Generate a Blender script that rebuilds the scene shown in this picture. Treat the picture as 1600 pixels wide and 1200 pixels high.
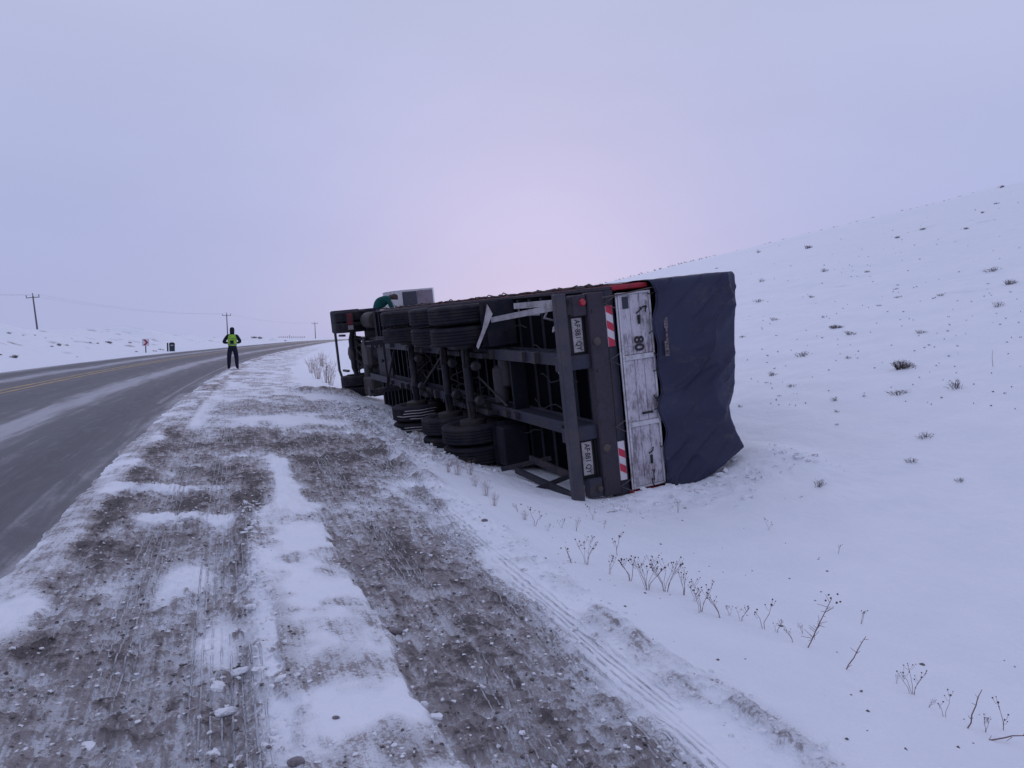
import bpy, bmesh, math, random
import numpy as np
from mathutils import Matrix, Vector, Euler

scene = bpy.context.scene
for o in list(bpy.data.objects): bpy.data.objects.remove(o)
COL = scene.collection
R = math.radians
PI = math.pi

# ------------------------------------------------------------------ camera
CAM_H = 1.5
CAM_PITCH = math.atan(78 / 1200.0)
cam = bpy.data.cameras.new('camera'); cam_ob = bpy.data.objects.new('camera', cam)
COL.objects.link(cam_ob)
cam.sensor_fit = 'HORIZONTAL'; cam.sensor_width = 36.0; cam.lens = 36.0 * 1200 / 1600
cam.clip_start = 0.05; cam.clip_end = 12000
cam_ob.location = (0, 0, CAM_H); cam_ob.rotation_euler = (PI / 2 - CAM_PITCH, 0, 0)
scene.camera = cam_ob

# ------------------------------------------------------------------ sky and light (dull winter dawn, overcast)
SUN_EL, SUN_AZ = R(9), R(2)            # azimuth clockwise from +Y (the view direction)
world = bpy.data.worlds.new('World'); scene.world = world; world.use_nodes = True
wt = world.node_tree; wt.nodes.clear()
def wn(t, **k):
    n = wt.nodes.new(t)
    for a, b in k.items(): setattr(n, a, b)
    return n
w_out = wn('ShaderNodeOutputWorld'); w_add = wn('ShaderNodeAddShader')
sky = wn('ShaderNodeTexSky', sky_type='NISHITA'); sky.sun_disc = False
sky.sun_elevation = SUN_EL; sky.sun_rotation = SUN_AZ; sky.air_density = 1.0; sky.dust_density = 2.0
bg_sky = wn('ShaderNodeBackground'); bg_sky.inputs[1].default_value = 0.0012
wt.links.new(sky.outputs[0], bg_sky.inputs[0])
# cloud deck: lavender, a little paler overhead, pink round the hidden sun
tc = wn('ShaderNodeTexCoord'); nrm = wn('ShaderNodeVectorMath', operation='NORMALIZE')
wt.links.new(tc.outputs['Generated'], nrm.inputs[0])
sep = wn('ShaderNodeSeparateXYZ'); wt.links.new(nrm.outputs[0], sep.inputs[0])
ramp = wn('ShaderNodeValToRGB'); cr = ramp.color_ramp
cr.elements[0].position = 0.0; cr.elements[0].color = (0.432, 0.470, 0.735, 1)
cr.elements[1].position = 1.0; cr.elements[1].color = (0.470, 0.505, 0.730, 1)
e = cr.elements.new(0.12); e.color = (0.428, 0.468, 0.740, 1)
e = cr.elements.new(0.40); e.color = (0.490, 0.535, 0.765, 1)
wt.links.new(sep.outputs['Z'], ramp.inputs[0])
dot = wn('ShaderNodeVectorMath', operation='DOT_PRODUCT')
g = Vector((0.04, 1.0, 0.03)).normalized(); dot.inputs[1].default_value = g
wt.links.new(nrm.outputs[0], dot.inputs[0])
def glow(power, amount):
    mx = wn('ShaderNodeMath', operation='MAXIMUM'); mx.inputs[1].default_value = 0
    wt.links.new(dot.outputs['Value'], mx.inputs[0])
    pw = wn('ShaderNodeMath', operation='POWER'); pw.inputs[1].default_value = power
    wt.links.new(mx.outputs[0], pw.inputs[0])
    ml = wn('ShaderNodeMath', operation='MULTIPLY'); ml.inputs[1].default_value = amount
    wt.links.new(pw.outputs[0], ml.inputs[0]); return ml
g1 = glow(24, 0.70)
mixg = wn('ShaderNodeMix', data_type='RGBA'); mixg.inputs['B'].default_value = (0.640, 0.570, 0.835, 1)
wt.links.new(g1.outputs[0], mixg.inputs['Factor']); wt.links.new(ramp.outputs[0], mixg.inputs['A'])
# faint cloud mottling
cn = wn('ShaderNodeTexNoise'); cn.inputs['Scale'].default_value = 1.6; cn.inputs['Detail'].default_value = 4
mp = wn('ShaderNodeMapping'); mp.inputs['Scale'].default_value = (1, 1, 3.2)
wt.links.new(nrm.outputs[0], mp.inputs[0]); wt.links.new(mp.outputs[0], cn.inputs['Vector'])
mr = wn('ShaderNodeMapRange'); mr.inputs['To Min'].default_value = 0.955; mr.inputs['To Max'].default_value = 1.045
mr.inputs['From Min'].default_value = 0.3; mr.inputs['From Max'].default_value = 0.7
wt.links.new(cn.outputs[0], mr.inputs[0])
vm = wn('ShaderNodeVectorMath', operation='SCALE')
wt.links.new(mixg.outputs['Result'], vm.inputs[0]); wt.links.new(mr.outputs[0], vm.inputs['Scale'])
bg_c = wn('ShaderNodeBackground'); bg_c.inputs[1].default_value = 0.955
wt.links.new(vm.outputs[0], bg_c.inputs[0])
wt.links.new(bg_sky.outputs[0], w_add.inputs[0]); wt.links.new(bg_c.outputs[0], w_add.inputs[1])
wt.links.new(w_add.outputs[0], w_out.inputs[0])

sun = bpy.data.lights.new('sun', 'SUN'); sun.energy = 0.5; sun.angle = R(35); sun.color = (1.0, 0.86, 0.93)
sun_ob = bpy.data.objects.new('sun', sun); COL.objects.link(sun_ob)
sd = Vector((math.sin(SUN_AZ) * math.cos(SUN_EL), math.cos(SUN_AZ) * math.cos(SUN_EL), math.sin(SUN_EL)))
sun_ob.rotation_euler = sd.to_track_quat('Z', 'Y').to_euler(); sun_ob.location = (0, 0, 50)
scene.view_settings.view_transform = 'Standard'; scene.view_settings.look = 'None'
scene.view_settings.exposure = 0.0; scene.view_settings.gamma = 1.0
scene.view_settings.use_curve_mapping = False
scene.render.engine = 'CYCLES'

# ------------------------------------------------------------------ helpers: objects and materials
def tag(o, label=None, cat=None, group=None, kind=None):
    if label: o['label'] = label
    if cat: o['category'] = cat
    if group: o['group'] = group
    if kind: o['kind'] = kind
    return o

def empty(name, loc=(0, 0, 0), rot=(0, 0, 0), parent=None):
    o = bpy.data.objects.new(name, None); COL.objects.link(o)
    o.location = loc; o.rotation_euler = rot; o.parent = parent; o.empty_display_size = 0.2
    return o

def copy_tree(o, parent=None):
    c = o.copy(); COL.objects.link(c); c.parent = parent
    for ch in list(o.children): copy_tree(ch, c)
    return c

class MB:
    """collects shapes; build() links them as ONE mesh object"""
    def __init__(s): s.v = []; s.f = []; s.m = []; s.mi = 0
    def add(s, v, f):
        b = len(s.v); s.v.extend([tuple(p) for p in v])
        for q in f: s.f.append(tuple(i + b for i in q)); s.m.append(s.mi)
        return s
    def box(s, a, b, rot=None, bev=0.0):
        a, b = [min(p, q) for p, q in zip(a, b)], [max(p, q) for p, q in zip(a, b)]
        c = Vector([(p + q) / 2 for p, q in zip(a, b)])
        if bev:
            d = [min(bev, (q - p) * .45) for p, q in zip(a, b)]
            vs = []; idx = {}
            for sx in (0, 1):
                for sy in (0, 1):
                    for sz in (0, 1):
                        co = [(a, b)[k][i] for i, k in enumerate((sx, sy, sz))]
                        sg = [1 - 2 * k for k in (sx, sy, sz)]
                        for ax in range(3):
                            p = [co[i] + (0 if i == ax else sg[i] * d[i]) for i in range(3)]
                            idx[(sx, sy, sz, ax)] = len(vs); vs.append(p)
            fs = []
            for ax in range(3):
                for k in (0, 1):
                    o = [(0, 0), (1, 0), (1, 1), (0, 1)]
                    q = []
                    for u, w in o:
                        t = [u, w]; t.insert(ax, k); q.append(idx[(*t, ax)])
                    fs.append(q if (k == 1) == (ax != 1) else q[::-1])
            for ax in range(3):
                oth = [i for i in range(3) if i != ax]
                for k in (0, 1):
                    for l in (0, 1):
                        q = []
                        for e_, axx in ((0, oth[0]), (1, oth[0]), (1, oth[1]), (0, oth[1])):
                            t = [0, 0, 0]; t[ax] = e_; t[oth[0]] = k; t[oth[1]] = l
                            q.append(idx[(*t, axx)])
                        fs.append(q)
            for sx in (0, 1):
                for sy in (0, 1):
                    for sz in (0, 1): fs.append([idx[(sx, sy, sz, ax)] for ax in range(3)])
        else:
            vs = [(x, y, z) for x in (a[0], b[0]) for y in (a[1], b[1]) for z in (a[2], b[2])]
            fs = [(0, 1, 3, 2), (4, 6, 7, 5), (0, 4, 5, 1), (2, 3, 7, 6), (0, 2, 6, 4), (1, 5, 7, 3)]
        if rot is not None: vs = [c + rot @ (Vector(p) - c) for p in vs]
        return s.add(vs, fs)
    def tube(s, pts, r, n=6, cap=True):
        pts = [Vector(p) for p in pts]; k = len(pts)
        rs = r if isinstance(r, (list, tuple)) else [r] * k
        vs = []; up = None
        for i, p in enumerate(pts):
            d = (pts[min(i + 1, k - 1)] - pts[max(i - 1, 0)])
            if d.length < 1e-9: d = Vector((0, 0, 1))
            d.normalize()
            if up is None:
                up = Vector((0, 0, 1)) if abs(d.z) < .9 else Vector((1, 0, 0))
            x = d.cross(up).normalized(); up = x.cross(d).normalized()
            for j in range(n):
                a = 2 * PI * j / n
                vs.append(p + (x * math.cos(a) + up * math.sin(a)) * rs[i])
        fs = []
        for i in range(k - 1):
            for j in range(n):
                fs.append((i * n + j, i * n + (j + 1) % n, (i + 1) * n + (j + 1) % n, (i + 1) * n + j))
        if cap: fs.append(tuple(range(n))[::-1]); fs.append(tuple(range((k - 1) * n, k * n)))
        return s.add(vs, fs)
    def bar(s, p0, p1, w, h, up=(0, 0, 1)):
        p0, p1 = Vector(p0), Vector(p1); d = (p1 - p0).normalized(); u = Vector(up)
        if abs(d.dot(u)) > .95: u = Vector((1, 0, 0))
        x = d.cross(u).normalized(); u = x.cross(d)
        vs = [p + x * a * w / 2 + u * b * h / 2 for p in (p0, p1) for a, b in ((-1, -1), (1, -1), (1, 1), (-1, 1))]
        return s.add(vs, [(3, 2, 1, 0), (4, 5, 6, 7), (0, 1, 5, 4), (1, 2, 6, 5), (2, 3, 7, 6), (3, 0, 4, 7)])
    def lathe(s, prof, n=24, axis='Y', c=(0, 0, 0), closed=False):
        """prof: (radius, along) pairs"""
        k = len(prof); vs = []
        for i in range(n):
            a = 2 * PI * i / n; ca, sa = math.cos(a), math.sin(a)
            for r, y in prof:
                p = {'Y': (r * ca, y, r * sa), 'X': (y, r * ca, r * sa), 'Z': (r * ca, r * sa, y)}[axis]
                vs.append((p[0] + c[0], p[1] + c[1], p[2] + c[2]))
        fs = []
        for i in range(n):
            i2 = (i + 1) % n
            for j in range(k if closed else k - 1):
                j2 = (j + 1) % k; fs.append((i * k + j, i * k + j2, i2 * k + j2, i2 * k + j))
        return s.add(vs, fs)
    def blob(s, c, r, seed=0, sub=2, rough=.25, sq=(1, 1, 1), rot=None):
        bm = bmesh.new(); bmesh.ops.create_icosphere(bm, subdivisions=sub, radius=1)
        rnd = random.Random(seed); ks = [(Vector((rnd.gauss(0, 1), rnd.gauss(0, 1), rnd.gauss(0, 1))).normalized(), rnd.uniform(-1, 1)) for _ in range(9)]
        vs = []
        for v in bm.verts:
            k = 1 + rough * sum(w * max(0, v.co.dot(d)) ** 3 for d, w in ks) + rnd.uniform(-.1, .1) * rough
            p = Vector((v.co.x * sq[0], v.co.y * sq[1], v.co.z * sq[2])) * k * r
            if rot: p = rot @ p
            vs.append(p + Vector(c))
        fs = [tuple(v.index for v in f.verts) for f in bm.faces]; bm.free()
        return s.add(vs, fs)
    def mesh(s, name, mats, smooth=False, angle=None):
        me = bpy.data.meshes.new(name); me.from_pydata(s.v, [], s.f)
        for m in (mats if isinstance(mats, (list, tuple)) else [mats]): me.materials.append(m)
        if any(s.m): me.polygons.foreach_set('material_index', s.m)
        bm = bmesh.new(); bm.from_mesh(me); bmesh.ops.recalc_face_normals(bm, faces=bm.faces)
        if smooth:
            for f in bm.faces: f.smooth = True
            if angle:
                for ed in bm.edges:
                    if len(ed.link_faces) == 2 and ed.calc_face_angle(0) > angle: ed.smooth = False
        bm.to_mesh(me); bm.free(); me.update()
        return me
    def build(s, name, mats, parent=None, smooth=False, angle=R(40), loc=None):
        o = bpy.data.objects.new(name, s.mesh(name, mats, smooth, angle)); COL.objects.link(o)
        o.parent = parent
        if loc: o.location = loc
        return o

class NT:
    def __init__(s, name):
        s.m = bpy.data.materials.new(name); s.m.use_nodes = True; s.t = s.m.node_tree
        s.b = s.t.nodes['Principled BSDF']; s.out = s.t.nodes['Material Output']
    def n(s, t, **k):
        n = s.t.nodes.new(t)
        for a, b in k.items(): setattr(n, a, b)
        return n
    def l(s, a, b): s.t.links.new(a, b)
    def noise(s, vec, scale, detail=4, rough=.55, dist=0):
        n = s.n('ShaderNodeTexNoise'); n.inputs['Scale'].default_value = scale; n.inputs['Detail'].default_value = detail
        n.inputs['Roughness'].default_value = rough; n.inputs['Distortion'].default_value = dist
        if vec is not None: s.l(vec, n.inputs['Vector'])
        return n.outputs[0]
    def scaled(s, vec, sc):
        n = s.n('ShaderNodeMapping'); n.inputs['Scale'].default_value = sc; s.l(vec, n.inputs[0]); return n.outputs[0]
    def math(s, op, a, b=None, c=None, clamp=False):
        n = s.n('ShaderNodeMath', operation=op); n.use_clamp = clamp
        for i, x in enumerate((a, b, c)):
            if x is None: continue
            if isinstance(x, (int, float)): n.inputs[i].default_value = x
            else: s.l(x, n.inputs[i])
        return n.outputs[0]
    def mapr(s, x, a, b, c=0, d=1, smooth=True):
        n = s.n('ShaderNodeMapRange'); n.interpolation_type = 'SMOOTHSTEP' if smooth else 'LINEAR'
        s.l(x, n.inputs[0])
        for i, v in enumerate((a, b, c, d)): n.inputs[i + 1].default_value = v
        return n.outputs[0]
    def mix(s, f, a, b):
        n = s.n('ShaderNodeMix', data_type='RGBA')
        for k, x in (('Factor', f), ('A', a), ('B', b)):
            i = n.inputs[k]
            if isinstance(x, (int, float)): i.default_value = x
            elif isinstance(x, tuple): i.default_value = (*x, 1) if len(x) == 3 else x
            else: s.l(x, i)
        return n.outputs['Result']
    def bump(s, h, strength=.3, dist=.02, base=None):
        n = s.n('ShaderNodeBump'); n.inputs['Strength'].default_value = strength; n.inputs['Distance'].default_value = dist
        s.l(h, n.inputs['Height'])
        if base is not None: s.l(base, n.inputs['Normal'])
        return n.outputs[0]
    def obj(s): return s.n('ShaderNodeTexCoord').outputs['Object']
    def uv(s): return s.n('ShaderNodeTexCoord').outputs['UV']

def worn(name, col, dirt=(.05, .043, .045), amount=.45, rough=.6, metal=0, scale=3, bump=.15, spec=.35):
    """plain paint or metal with blotchy road dirt"""
    t = NT(name); o = t.obj()
    a = t.noise(o, scale, 6, .62); b = t.noise(o, scale * 9, 5, .6)
    f = t.mapr(t.math('ADD', t.math('MULTIPLY', a, .7), t.math('MULTIPLY', b, .3)), .62 - amount * .45, .72 - amount * .2)
    t.l(t.mix(f, col, dirt), t.b.inputs['Base Color'])
    r = t.mapr(b, .2, .8, rough - .12, rough + .15); t.l(r, t.b.inputs['Roughness'])
    t.b.inputs['Metallic'].default_value = metal; t.b.inputs['Specular IOR Level'].default_value = spec
    t.l(t.bump(b, bump, .01), t.b.inputs['Normal'])
    return t.m

M = {}
M['chassis'] = worn('chassis_steel', (.020, .020, .031), (.070, .054, .054), .38, .62)
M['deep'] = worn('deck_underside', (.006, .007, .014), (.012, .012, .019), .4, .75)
M['beam'] = worn('rear_beam_brown', (.044, .033, .046), (.030, .027, .038), .45, .6)
M['bar'] = worn('bumper_grey', (.040, .040, .056), (.066, .058, .067), .5, .55)
M['edge'] = worn('deck_edge_blue_grey', (.034, .036, .056), (.060, .047, .050), .34, .6)
M['rubber'] = worn('tyre_rubber', (.017, .018, .026), (.045, .038, .042), .42, .8, scale=4, spec=.2)
M['rim'] = worn('wheel_steel', (.045, .042, .046), (.05, .04, .038), .5, .6)
M['red'] = worn('red_paint', (.34, .018, .035), (.07, .03, .035), .35, .5)
M['rail'] = worn('galvanised_rail', (.42, .40, .42), (.20, .17, .18), .4, .5)
M['rope'] = worn('old_rope', (.10, .08, .075), (.04, .035, .035), .4, .9)
M['wire'] = worn('wire', (.16, .14, .14), (.06, .05, .05), .4, .6)
M['flap'] = worn('mud_flap', (.013, .015, .025), (.034, .031, .038), .4, .75)
M['lit_edge_snow'] = worn('lit_edge_and_snow', (.55, .52, .53), (.25, .22, .23), .4, .6)  # white for the painted lit edge of the flap, and for tread snow
M['alu'] = worn('aluminium', (.55, .53, .56), (.25, .22, .23), .35, .45)
M['black'] = worn('black_iron', (.015, .014, .016), (.03, .028, .03), .3, .6)
M['lamp_red'] = worn('red_lens', (.45, .03, .05), (.12, .03, .035), .3, .3, spec=.5)
M['lamp_dull'] = worn('dusty_red_lens', (.17, .022, .035), (.08, .03, .035), .4, .4)
M['lens_dull'] = worn('dull_lens', (.085, .066, .058), (.06, .05, .05), .4, .4)
M['stripe_red'] = worn('reflector_red', (.50, .03, .065), (.22, .04, .06), .25, .4)
M['stripe_white'] = worn('reflector_white', (.62, .58, .60), (.42, .36, .38), .3, .4)
M['plate'] = worn('plate_white', (.46, .43, .43), (.24, .20, .21), .4, .5)
M['tape_grey'] = worn('dusty_white_lens', (.30, .27, .28), (.15, .13, .14), .4, .4)
M['ink'] = worn('ink_black', (.018, .017, .02), (.04, .035, .04), .3, .6)
M['tank'] = worn('air_tank', (.042, .039, .045), (.035, .030, .032), .5, .5)
M['cab'] = worn('cab_white', (.62, .60, .62), (.34, .30, .31), .3, .4)
M['cab_grey'] = worn('cab_grey_panel', (.24, .19, .23), (.15, .12, .14), .3, .4)
M['glass_dark'] = worn('dark_window', (.030, .032, .050), (.05, .047, .06), .3, .2, spec=.5)
M['patch'] = worn('tan_patch', (.20, .165, .165), (.10, .075, .078), .5, .8, scale=18)
M['wood'] = worn('hazed_pole_wood', (.15, .125, .13), (.10, .085, .09), .4, .85)  # colour lightened to stand in for haze over the distant poles
M['twig'] = worn('dry_twig', (.22, .14, .125), (.14, .085, .078), .4, .9, scale=12)
M['seed'] = worn('seed_head', (.11, .062, .058), (.07, .04, .04), .4, .95, scale=30)
M['straw'] = worn('dry_grass', (.34, .25, .22), (.20, .14, .125), .4, .9, scale=14)
M['shrub'] = worn('shrub_twigs', (.10, .078, .078), (.16, .125, .118), .4, .95, scale=6)
M['stone'] = worn('stone', (.24, .21, .22), (.14, .12, .125), .4, .85, scale=12)
M['bin'] = worn('bin_green', (.030, .045, .055), (.05, .05, .055), .3, .6)

# tarpaulin: navy canvas with weave, creases and dusty scuffs
t = NT('navy_tarpaulin'); o_ = t.obj()
mpn = t.n('ShaderNodeMapping'); mpn.inputs['Rotation'].default_value = (R(-36), 0, 0); mpn.inputs['Scale'].default_value = (1, 1, .34); t.l(o_, mpn.inputs[0]); dv = mpn.outputs[0]
rd = t.n('ShaderNodeTexNoise'); rd.noise_type = 'RIDGED_MULTIFRACTAL'; rd.normalize = True; rd.inputs['Scale'].default_value = 2.6; rd.inputs['Detail'].default_value = 5; rd.inputs['Distortion'].default_value = .5; t.l(dv, rd.inputs['Vector'])
n1 = t.noise(o_, 1.3, 6, .6); n2 = t.noise(dv, 5, 7, .68); n3 = t.noise(o_, 260, 2, .5); n4 = t.noise(o_, 11, 7, .7)
f1 = t.mapr(t.math('ADD', t.math('MULTIPLY', n2, .6), t.math('MULTIPLY', n4, .4)), .52, .68); c1 = t.mix(t.mapr(n1, .3, .7), (.019, .022, .052), (.028, .031, .066))
t.l(t.mix(t.math('MULTIPLY', f1, .40), c1, (.095, .083, .086)), t.b.inputs['Base Color'])
t.b.inputs['Roughness'].default_value = .58; t.b.inputs['Specular IOR Level'].default_value = .35
b1 = t.bump(rd.outputs[0], .55, .05); t.l(t.bump(t.math('ADD', t.math('MULTIPLY', n3, .12), n2), .25, .012, b1), t.b.inputs['Normal'])
M['tarp'] = t.m

# scuffed white tailgate boards
t = NT('scuffed_white_paint'); o_ = t.obj()
a = t.noise(t.scaled(o_, (1, 1.6, 7)), 5, 8, .72, .6); b = t.noise(o_, 3.2, 5, .6); c = t.noise(t.scaled(o_, (1, 3, 14)), 9, 6, .7, 1.2)
dm = t.mapr(t.math('ADD', t.math('MULTIPLY', a, .6), t.math('MULTIPLY', b, .5)), .50, .66)
c0 = t.mix(dm, (.52, .485, .53), (.20, .17, .195)); sc = t.mapr(c, .56, .66)
t.l(t.mix(t.math('MULTIPLY', sc, .8), c0, (.055, .045, .05)), t.b.inputs['Base Color'])
t.b.inputs['Roughness'].default_value = .55; t.l(t.bump(a, .25, .008), t.b.inputs['Normal'])
M['gate'] = t.m

def cloth(name, col, rough=.85, sheen=.1):
    t = NT(name); o = t.obj(); n = t.noise(o, 14, 5, .6)
    c2 = tuple(x * .6 for x in col)
    t.l(t.mix(t.mapr(n, .3, .7), c2, col), t.b.inputs['Base Color']); t.b.inputs['Roughness'].default_value = rough
    t.b.inputs['Specular IOR Level'].default_value = .2; t.l(t.bump(n, .4, .02), t.b.inputs['Normal']); return t.m
M['navy'] = cloth('navy_trousers', (.017, .021, .042)); M['jacket'] = cloth('dark_jacket', (.014, .017, .032))
M['hood'] = cloth('dark_hood', (.020, .022, .034)); M['boot'] = cloth('dark_boots', (.018, .017, .022), .6)
M['skin'] = cloth('skin', (.36, .20, .16), .6); M['green'] = cloth('green_jacket', (.010, .090, .082))
M['vest'] = cloth('lime_vest', (.36, .66, .075), .7); M['tape'] = cloth('grey_reflective_tape', (.24, .34, .24), .5)
M['hair'] = cloth('brown_cap', (.10, .065, .06)); M['sign_white'] = worn('sign_white', (.66, .62, .66), (.45, .42, .45), .2, .5)
M['sign_red'] = worn('sign_red', (.32, .012, .05), (.2, .02, .05), .2, .5)

# ------------------------------------------------------------------ road line and terrain
TH0 = 0.374461621; K1, K2, K3 = 3.0743e-3, 2.3986e-3, 2.297e-4; TC = 5.982; W_R, W_L = 4.637, 3.55
SS = np.arange(-80, 4200, .5)
kk = np.where(SS < 0, 0, np.where(SS < 25, K1, np.where(SS < 70, K2, np.where(SS < 170, K3, 0))))
TH = TH0 - np.cumsum(kk) * .5
CX = np.cumsum(-np.sin(TH)) * .5; CY = np.cumsum(np.cos(TH)) * .5
i0 = np.argmin(abs(SS)); CX = CX - CX[i0] - TC * math.cos(TH0); CY = CY - CY[i0] - TC * math.sin(TH0)
def st2xy(s, t):
    x = np.interp(s, SS, CX); y = np.interp(s, SS, CY); th = np.interp(s, SS, TH)
    return x + t * np.cos(th), y + t * np.sin(th)
_ci = np.arange(0, len(SS), 60)
def xy2st(x, y):
    x = np.atleast_1d(np.asarray(x, float)); y = np.atleast_1d(np.asarray(y, float))
    i = _ci[np.argmin((x[:, None] - CX[_ci]) ** 2 + (y[:, None] - CY[_ci]) ** 2, 1)]
    for _ in range(4):
        al = -(x - CX[i]) * np.sin(TH[i]) + (y - CY[i]) * np.cos(TH[i])
        i = np.clip(i + np.rint(al / .5).astype(int), 0, len(SS) - 1)
    dx, dy = x - CX[i], y - CY[i]; c, s_ = np.cos(TH[i]), np.sin(TH[i])
    return SS[i] + (-dx * s_ + dy * c), dx * c + dy * s_
def dip(s): return -.0052 * np.clip(np.asarray(s, float) - 130, 0, None) ** 2 / (np.clip(np.asarray(s, float) - 130, 0, None) + 120)

def hsh(ix, iy, seed):
    h = (ix.astype(np.int64) * 374761393 + iy.astype(np.int64) * 668265263 + seed * 1442695041) & 0xFFFFFFFF
    h = ((h ^ (h >> 13)) * 1274126177) & 0xFFFFFFFF
    h = (h ^ (h >> 16)) * 2246822519 & 0xFFFFFFFF
    return ((h ^ (h >> 15)) & 0xFFFF) / 65535.0
def vnoise(x, y, seed=0):
    ix = np.floor(x); iy = np.floor(y); fx = x - ix; fy = y - iy
    ux = fx * fx * fx * (fx * (fx * 6 - 15) + 10); uy = fy * fy * fy * (fy * (fy * 6 - 15) + 10)
    a = hsh(ix, iy, seed); b = hsh(ix + 1, iy, seed); c = hsh(ix, iy + 1, seed); d = hsh(ix + 1, iy + 1, seed)
    return (a + (b - a) * ux + (c - a) * uy + (a - b - c + d) * ux * uy) * 2 - 1
def fbm(x, y, octv=4, seed=0, gain=.5):
    r = 0; a = 1; tot = 0
    for i in range(octv):
        r = r + a * vnoise(x * 2 ** i + 17.3 * i, y * 2 ** i - 9.1 * i, seed + i); tot += a; a *= gain
    return r / tot
def sst(a, b, x):
    k = np.clip((x - a) / (b - a), 0, 1); return k * k * (3 - 2 * k)
def band(x, a, b, w): return sst(a - w, a + w, x) * (1 - sst(b - w, b + w, x))
def gauss(s, t, s0, t0, a, b): return np.exp(-((s - s0) / a) ** 2 - ((t - t0) / b) ** 2)

PROF_T = np.array([-9, 4.2, 5.0, 7.0, 7.8, 8.4, 9.1, 9.9, 10.6, 11.3, 12.3, 13.5, 16, 60, 120, 200, 260, 330, 500])
PROF_Z = np.array([0, 0, 0, -.01, -.05, -.14, -.29, -.46, -.44, -.36, -.10, .20, .80, 11.4, 26.2, 46.0, 57.5, 63, 66])
def terrain(s, t):
    """height, mud share and tyre-tread share of the snow sheet at road coordinates (s, t)"""
    s = np.asarray(s, float); t = np.asarray(t, float)
    z = np.interp(t, PROF_T, PROF_Z)
    # smooth the kinks of the profile
    z = .5 * z + .25 * (np.interp(t - .35, PROF_T, PROF_Z) + np.interp(t + .35, PROF_T, PROF_Z))
    near = np.where(t < 0, 1.0, sst(4.4, 4.8, t))
    # ---- left of the road: low bank that dies out ahead
    tl = np.clip(-W_L - .6 - t, 0, None)
    wob = 1 + .3 * fbm(s / 14, t / 14, 3, 5)
    z = z + sst(1.0, 11, tl) * 2.05 * wob * (1 - .75 * sst(75, 170, s)) * (1 - .55 * sst(160, 500, s)) * (1 - sst(500, 1500, s))
    z = z + sst(1.5, 9, tl) * .22 * fbm(s / 3, t / 2, 4, 9)
    z = np.where(s < -3, z * 1.0, z)
    # ---- hill: broad swells and small hummocks
    hl = sst(13, 30, t)
    z = z + hl * (.15 * fbm(s / 6, t / 3, 4, 21) + sst(30, 90, t) * .9 * fbm(s / 45, t / 40, 3, 25) + sst(90, 220, t) * 1.1 * fbm(s / 40, t / 18, 3, 27))
    # ---- soft drifts on clean snow
    z = z + sst(7.9, 9, t) * (.030 * fbm(s / 1.7, t / 1.1, 3, 31) + .012 * fbm(s / .5, t / .3, 3, 33) + .010 * sst(-.1, .5, fbm(s / 2.2, t / 1.6, 2, 35)) * (1 - np.abs(fbm(s / .30, t / .14, 2, 37)) * 2))
    z = z + sst(9.5, 13, t) * (1 - sst(40, 80, t)) * (.05 * fbm(s / 2.6, t / 1.3, 3, 38) + .03 * np.abs(fbm(s / 4, t / .8, 3, 39)))
    # ---- tracks and mud of the shoulder
    n1 = fbm(s * .55, t * 1.4, 4, 41); n2 = fbm(s * 1.7, t * 3.2, 4, 47); n3 = fbm(s * 4.5, t * 6.5, 4, 53)
    n4 = fbm(s * 11, t * 12, 3, 57); tw = t + .08 * n1 + .05 * n2 + .035 * n3 + .012 * n4
    L = band(tw, 5.02, 6.10 + .10 * np.clip(s - 5, 0, 6), .07) * (1 - sst(12.5, 14.5, s + n1))
    Rr = band(tw, 6.78 - .02 * s, 7.40 + .065 * np.clip(s, 0, 9), .12) * (1 - sst(11.5, 13.5, s + n1))
    mid = band(s + 1.4 * n1, 7.3, 13.2, .8) * band(tw, 5.5, 8.1, .25)
    farp = band(s + 1.6 * n1, 14.4, 19.0, 1.0) * band(tw, 5.5, 7.9, .4)
    churn = band(s + n1, 9.5, 19.5, 1.5) * band(tw, 7.9, 9.6, .35)
    mound = gauss(s, t, 21.3, 8.2, .55, 1.15) * (1 + .5 * n2)
    # dark mud bodies
    cross = gauss(s, tw, 11.6, 6.2, .55, 1.1) + .9 * gauss(s, tw, 10.3, 7.2, .8, .45) + .6 * gauss(s, tw, 13.2, 6.4, .5, 1.0) + .5 * gauss(s, tw, 16.6, 6.6, .5, .8)
    dark = .75 * gauss(s, tw, 7.6, 5.75, .35, .5) + .55 * gauss(s, tw, 6.3, 5.6, .5, .35) + .6 * gauss(s, tw, 4.6, 7.25, 1.6, .22) + .5 * gauss(s, tw, 3.2, 7.0, .8, .22) + .45 * gauss(s, tw, 3.0, 5.5, 1.2, .25)
    mud = .34 * L + .36 * Rr * (1 - .45 * sst(7.45, 7.75, tw)) + .16 * mid + .26 * farp + .20 * churn + .34 * cross + .36 * dark + .75 * mound
    mud = mud + .20 * (L + Rr) * n1 + .26 * n2 * (L + Rr + mid + farp + .6 * churn)
    # snow left inside the mud: tongue from the road edge and lumps
    sk = s + .45 * n2 + .25 * n3; keep = .9 * gauss(sk, t, 8.35, 5.35, .24, .55) + .8 * gauss(s, t, 6.75, 5.95, .2, .13) + .6 * gauss(sk, tw, 7.0, 5.5, .2, .3) \
        + .55 * gauss(s, t, 5.2, 5.75, .35, .2) + .5 * gauss(s, t, 9.6, 6.55, 1.1, .2) + .45 * gauss(s, t, 4.0, 5.95, .3, .12) + .6 * gauss(s, tw, 7.3, 6.62, .9, .14)
    strip = band(tw, 6.20, 6.74, .02) * (1 - sst(6.6, 7.6, s + .5 * n1))
    mud = np.clip(mud - keep * .75, 0, 1) * (1 - .95 * strip)
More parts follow.
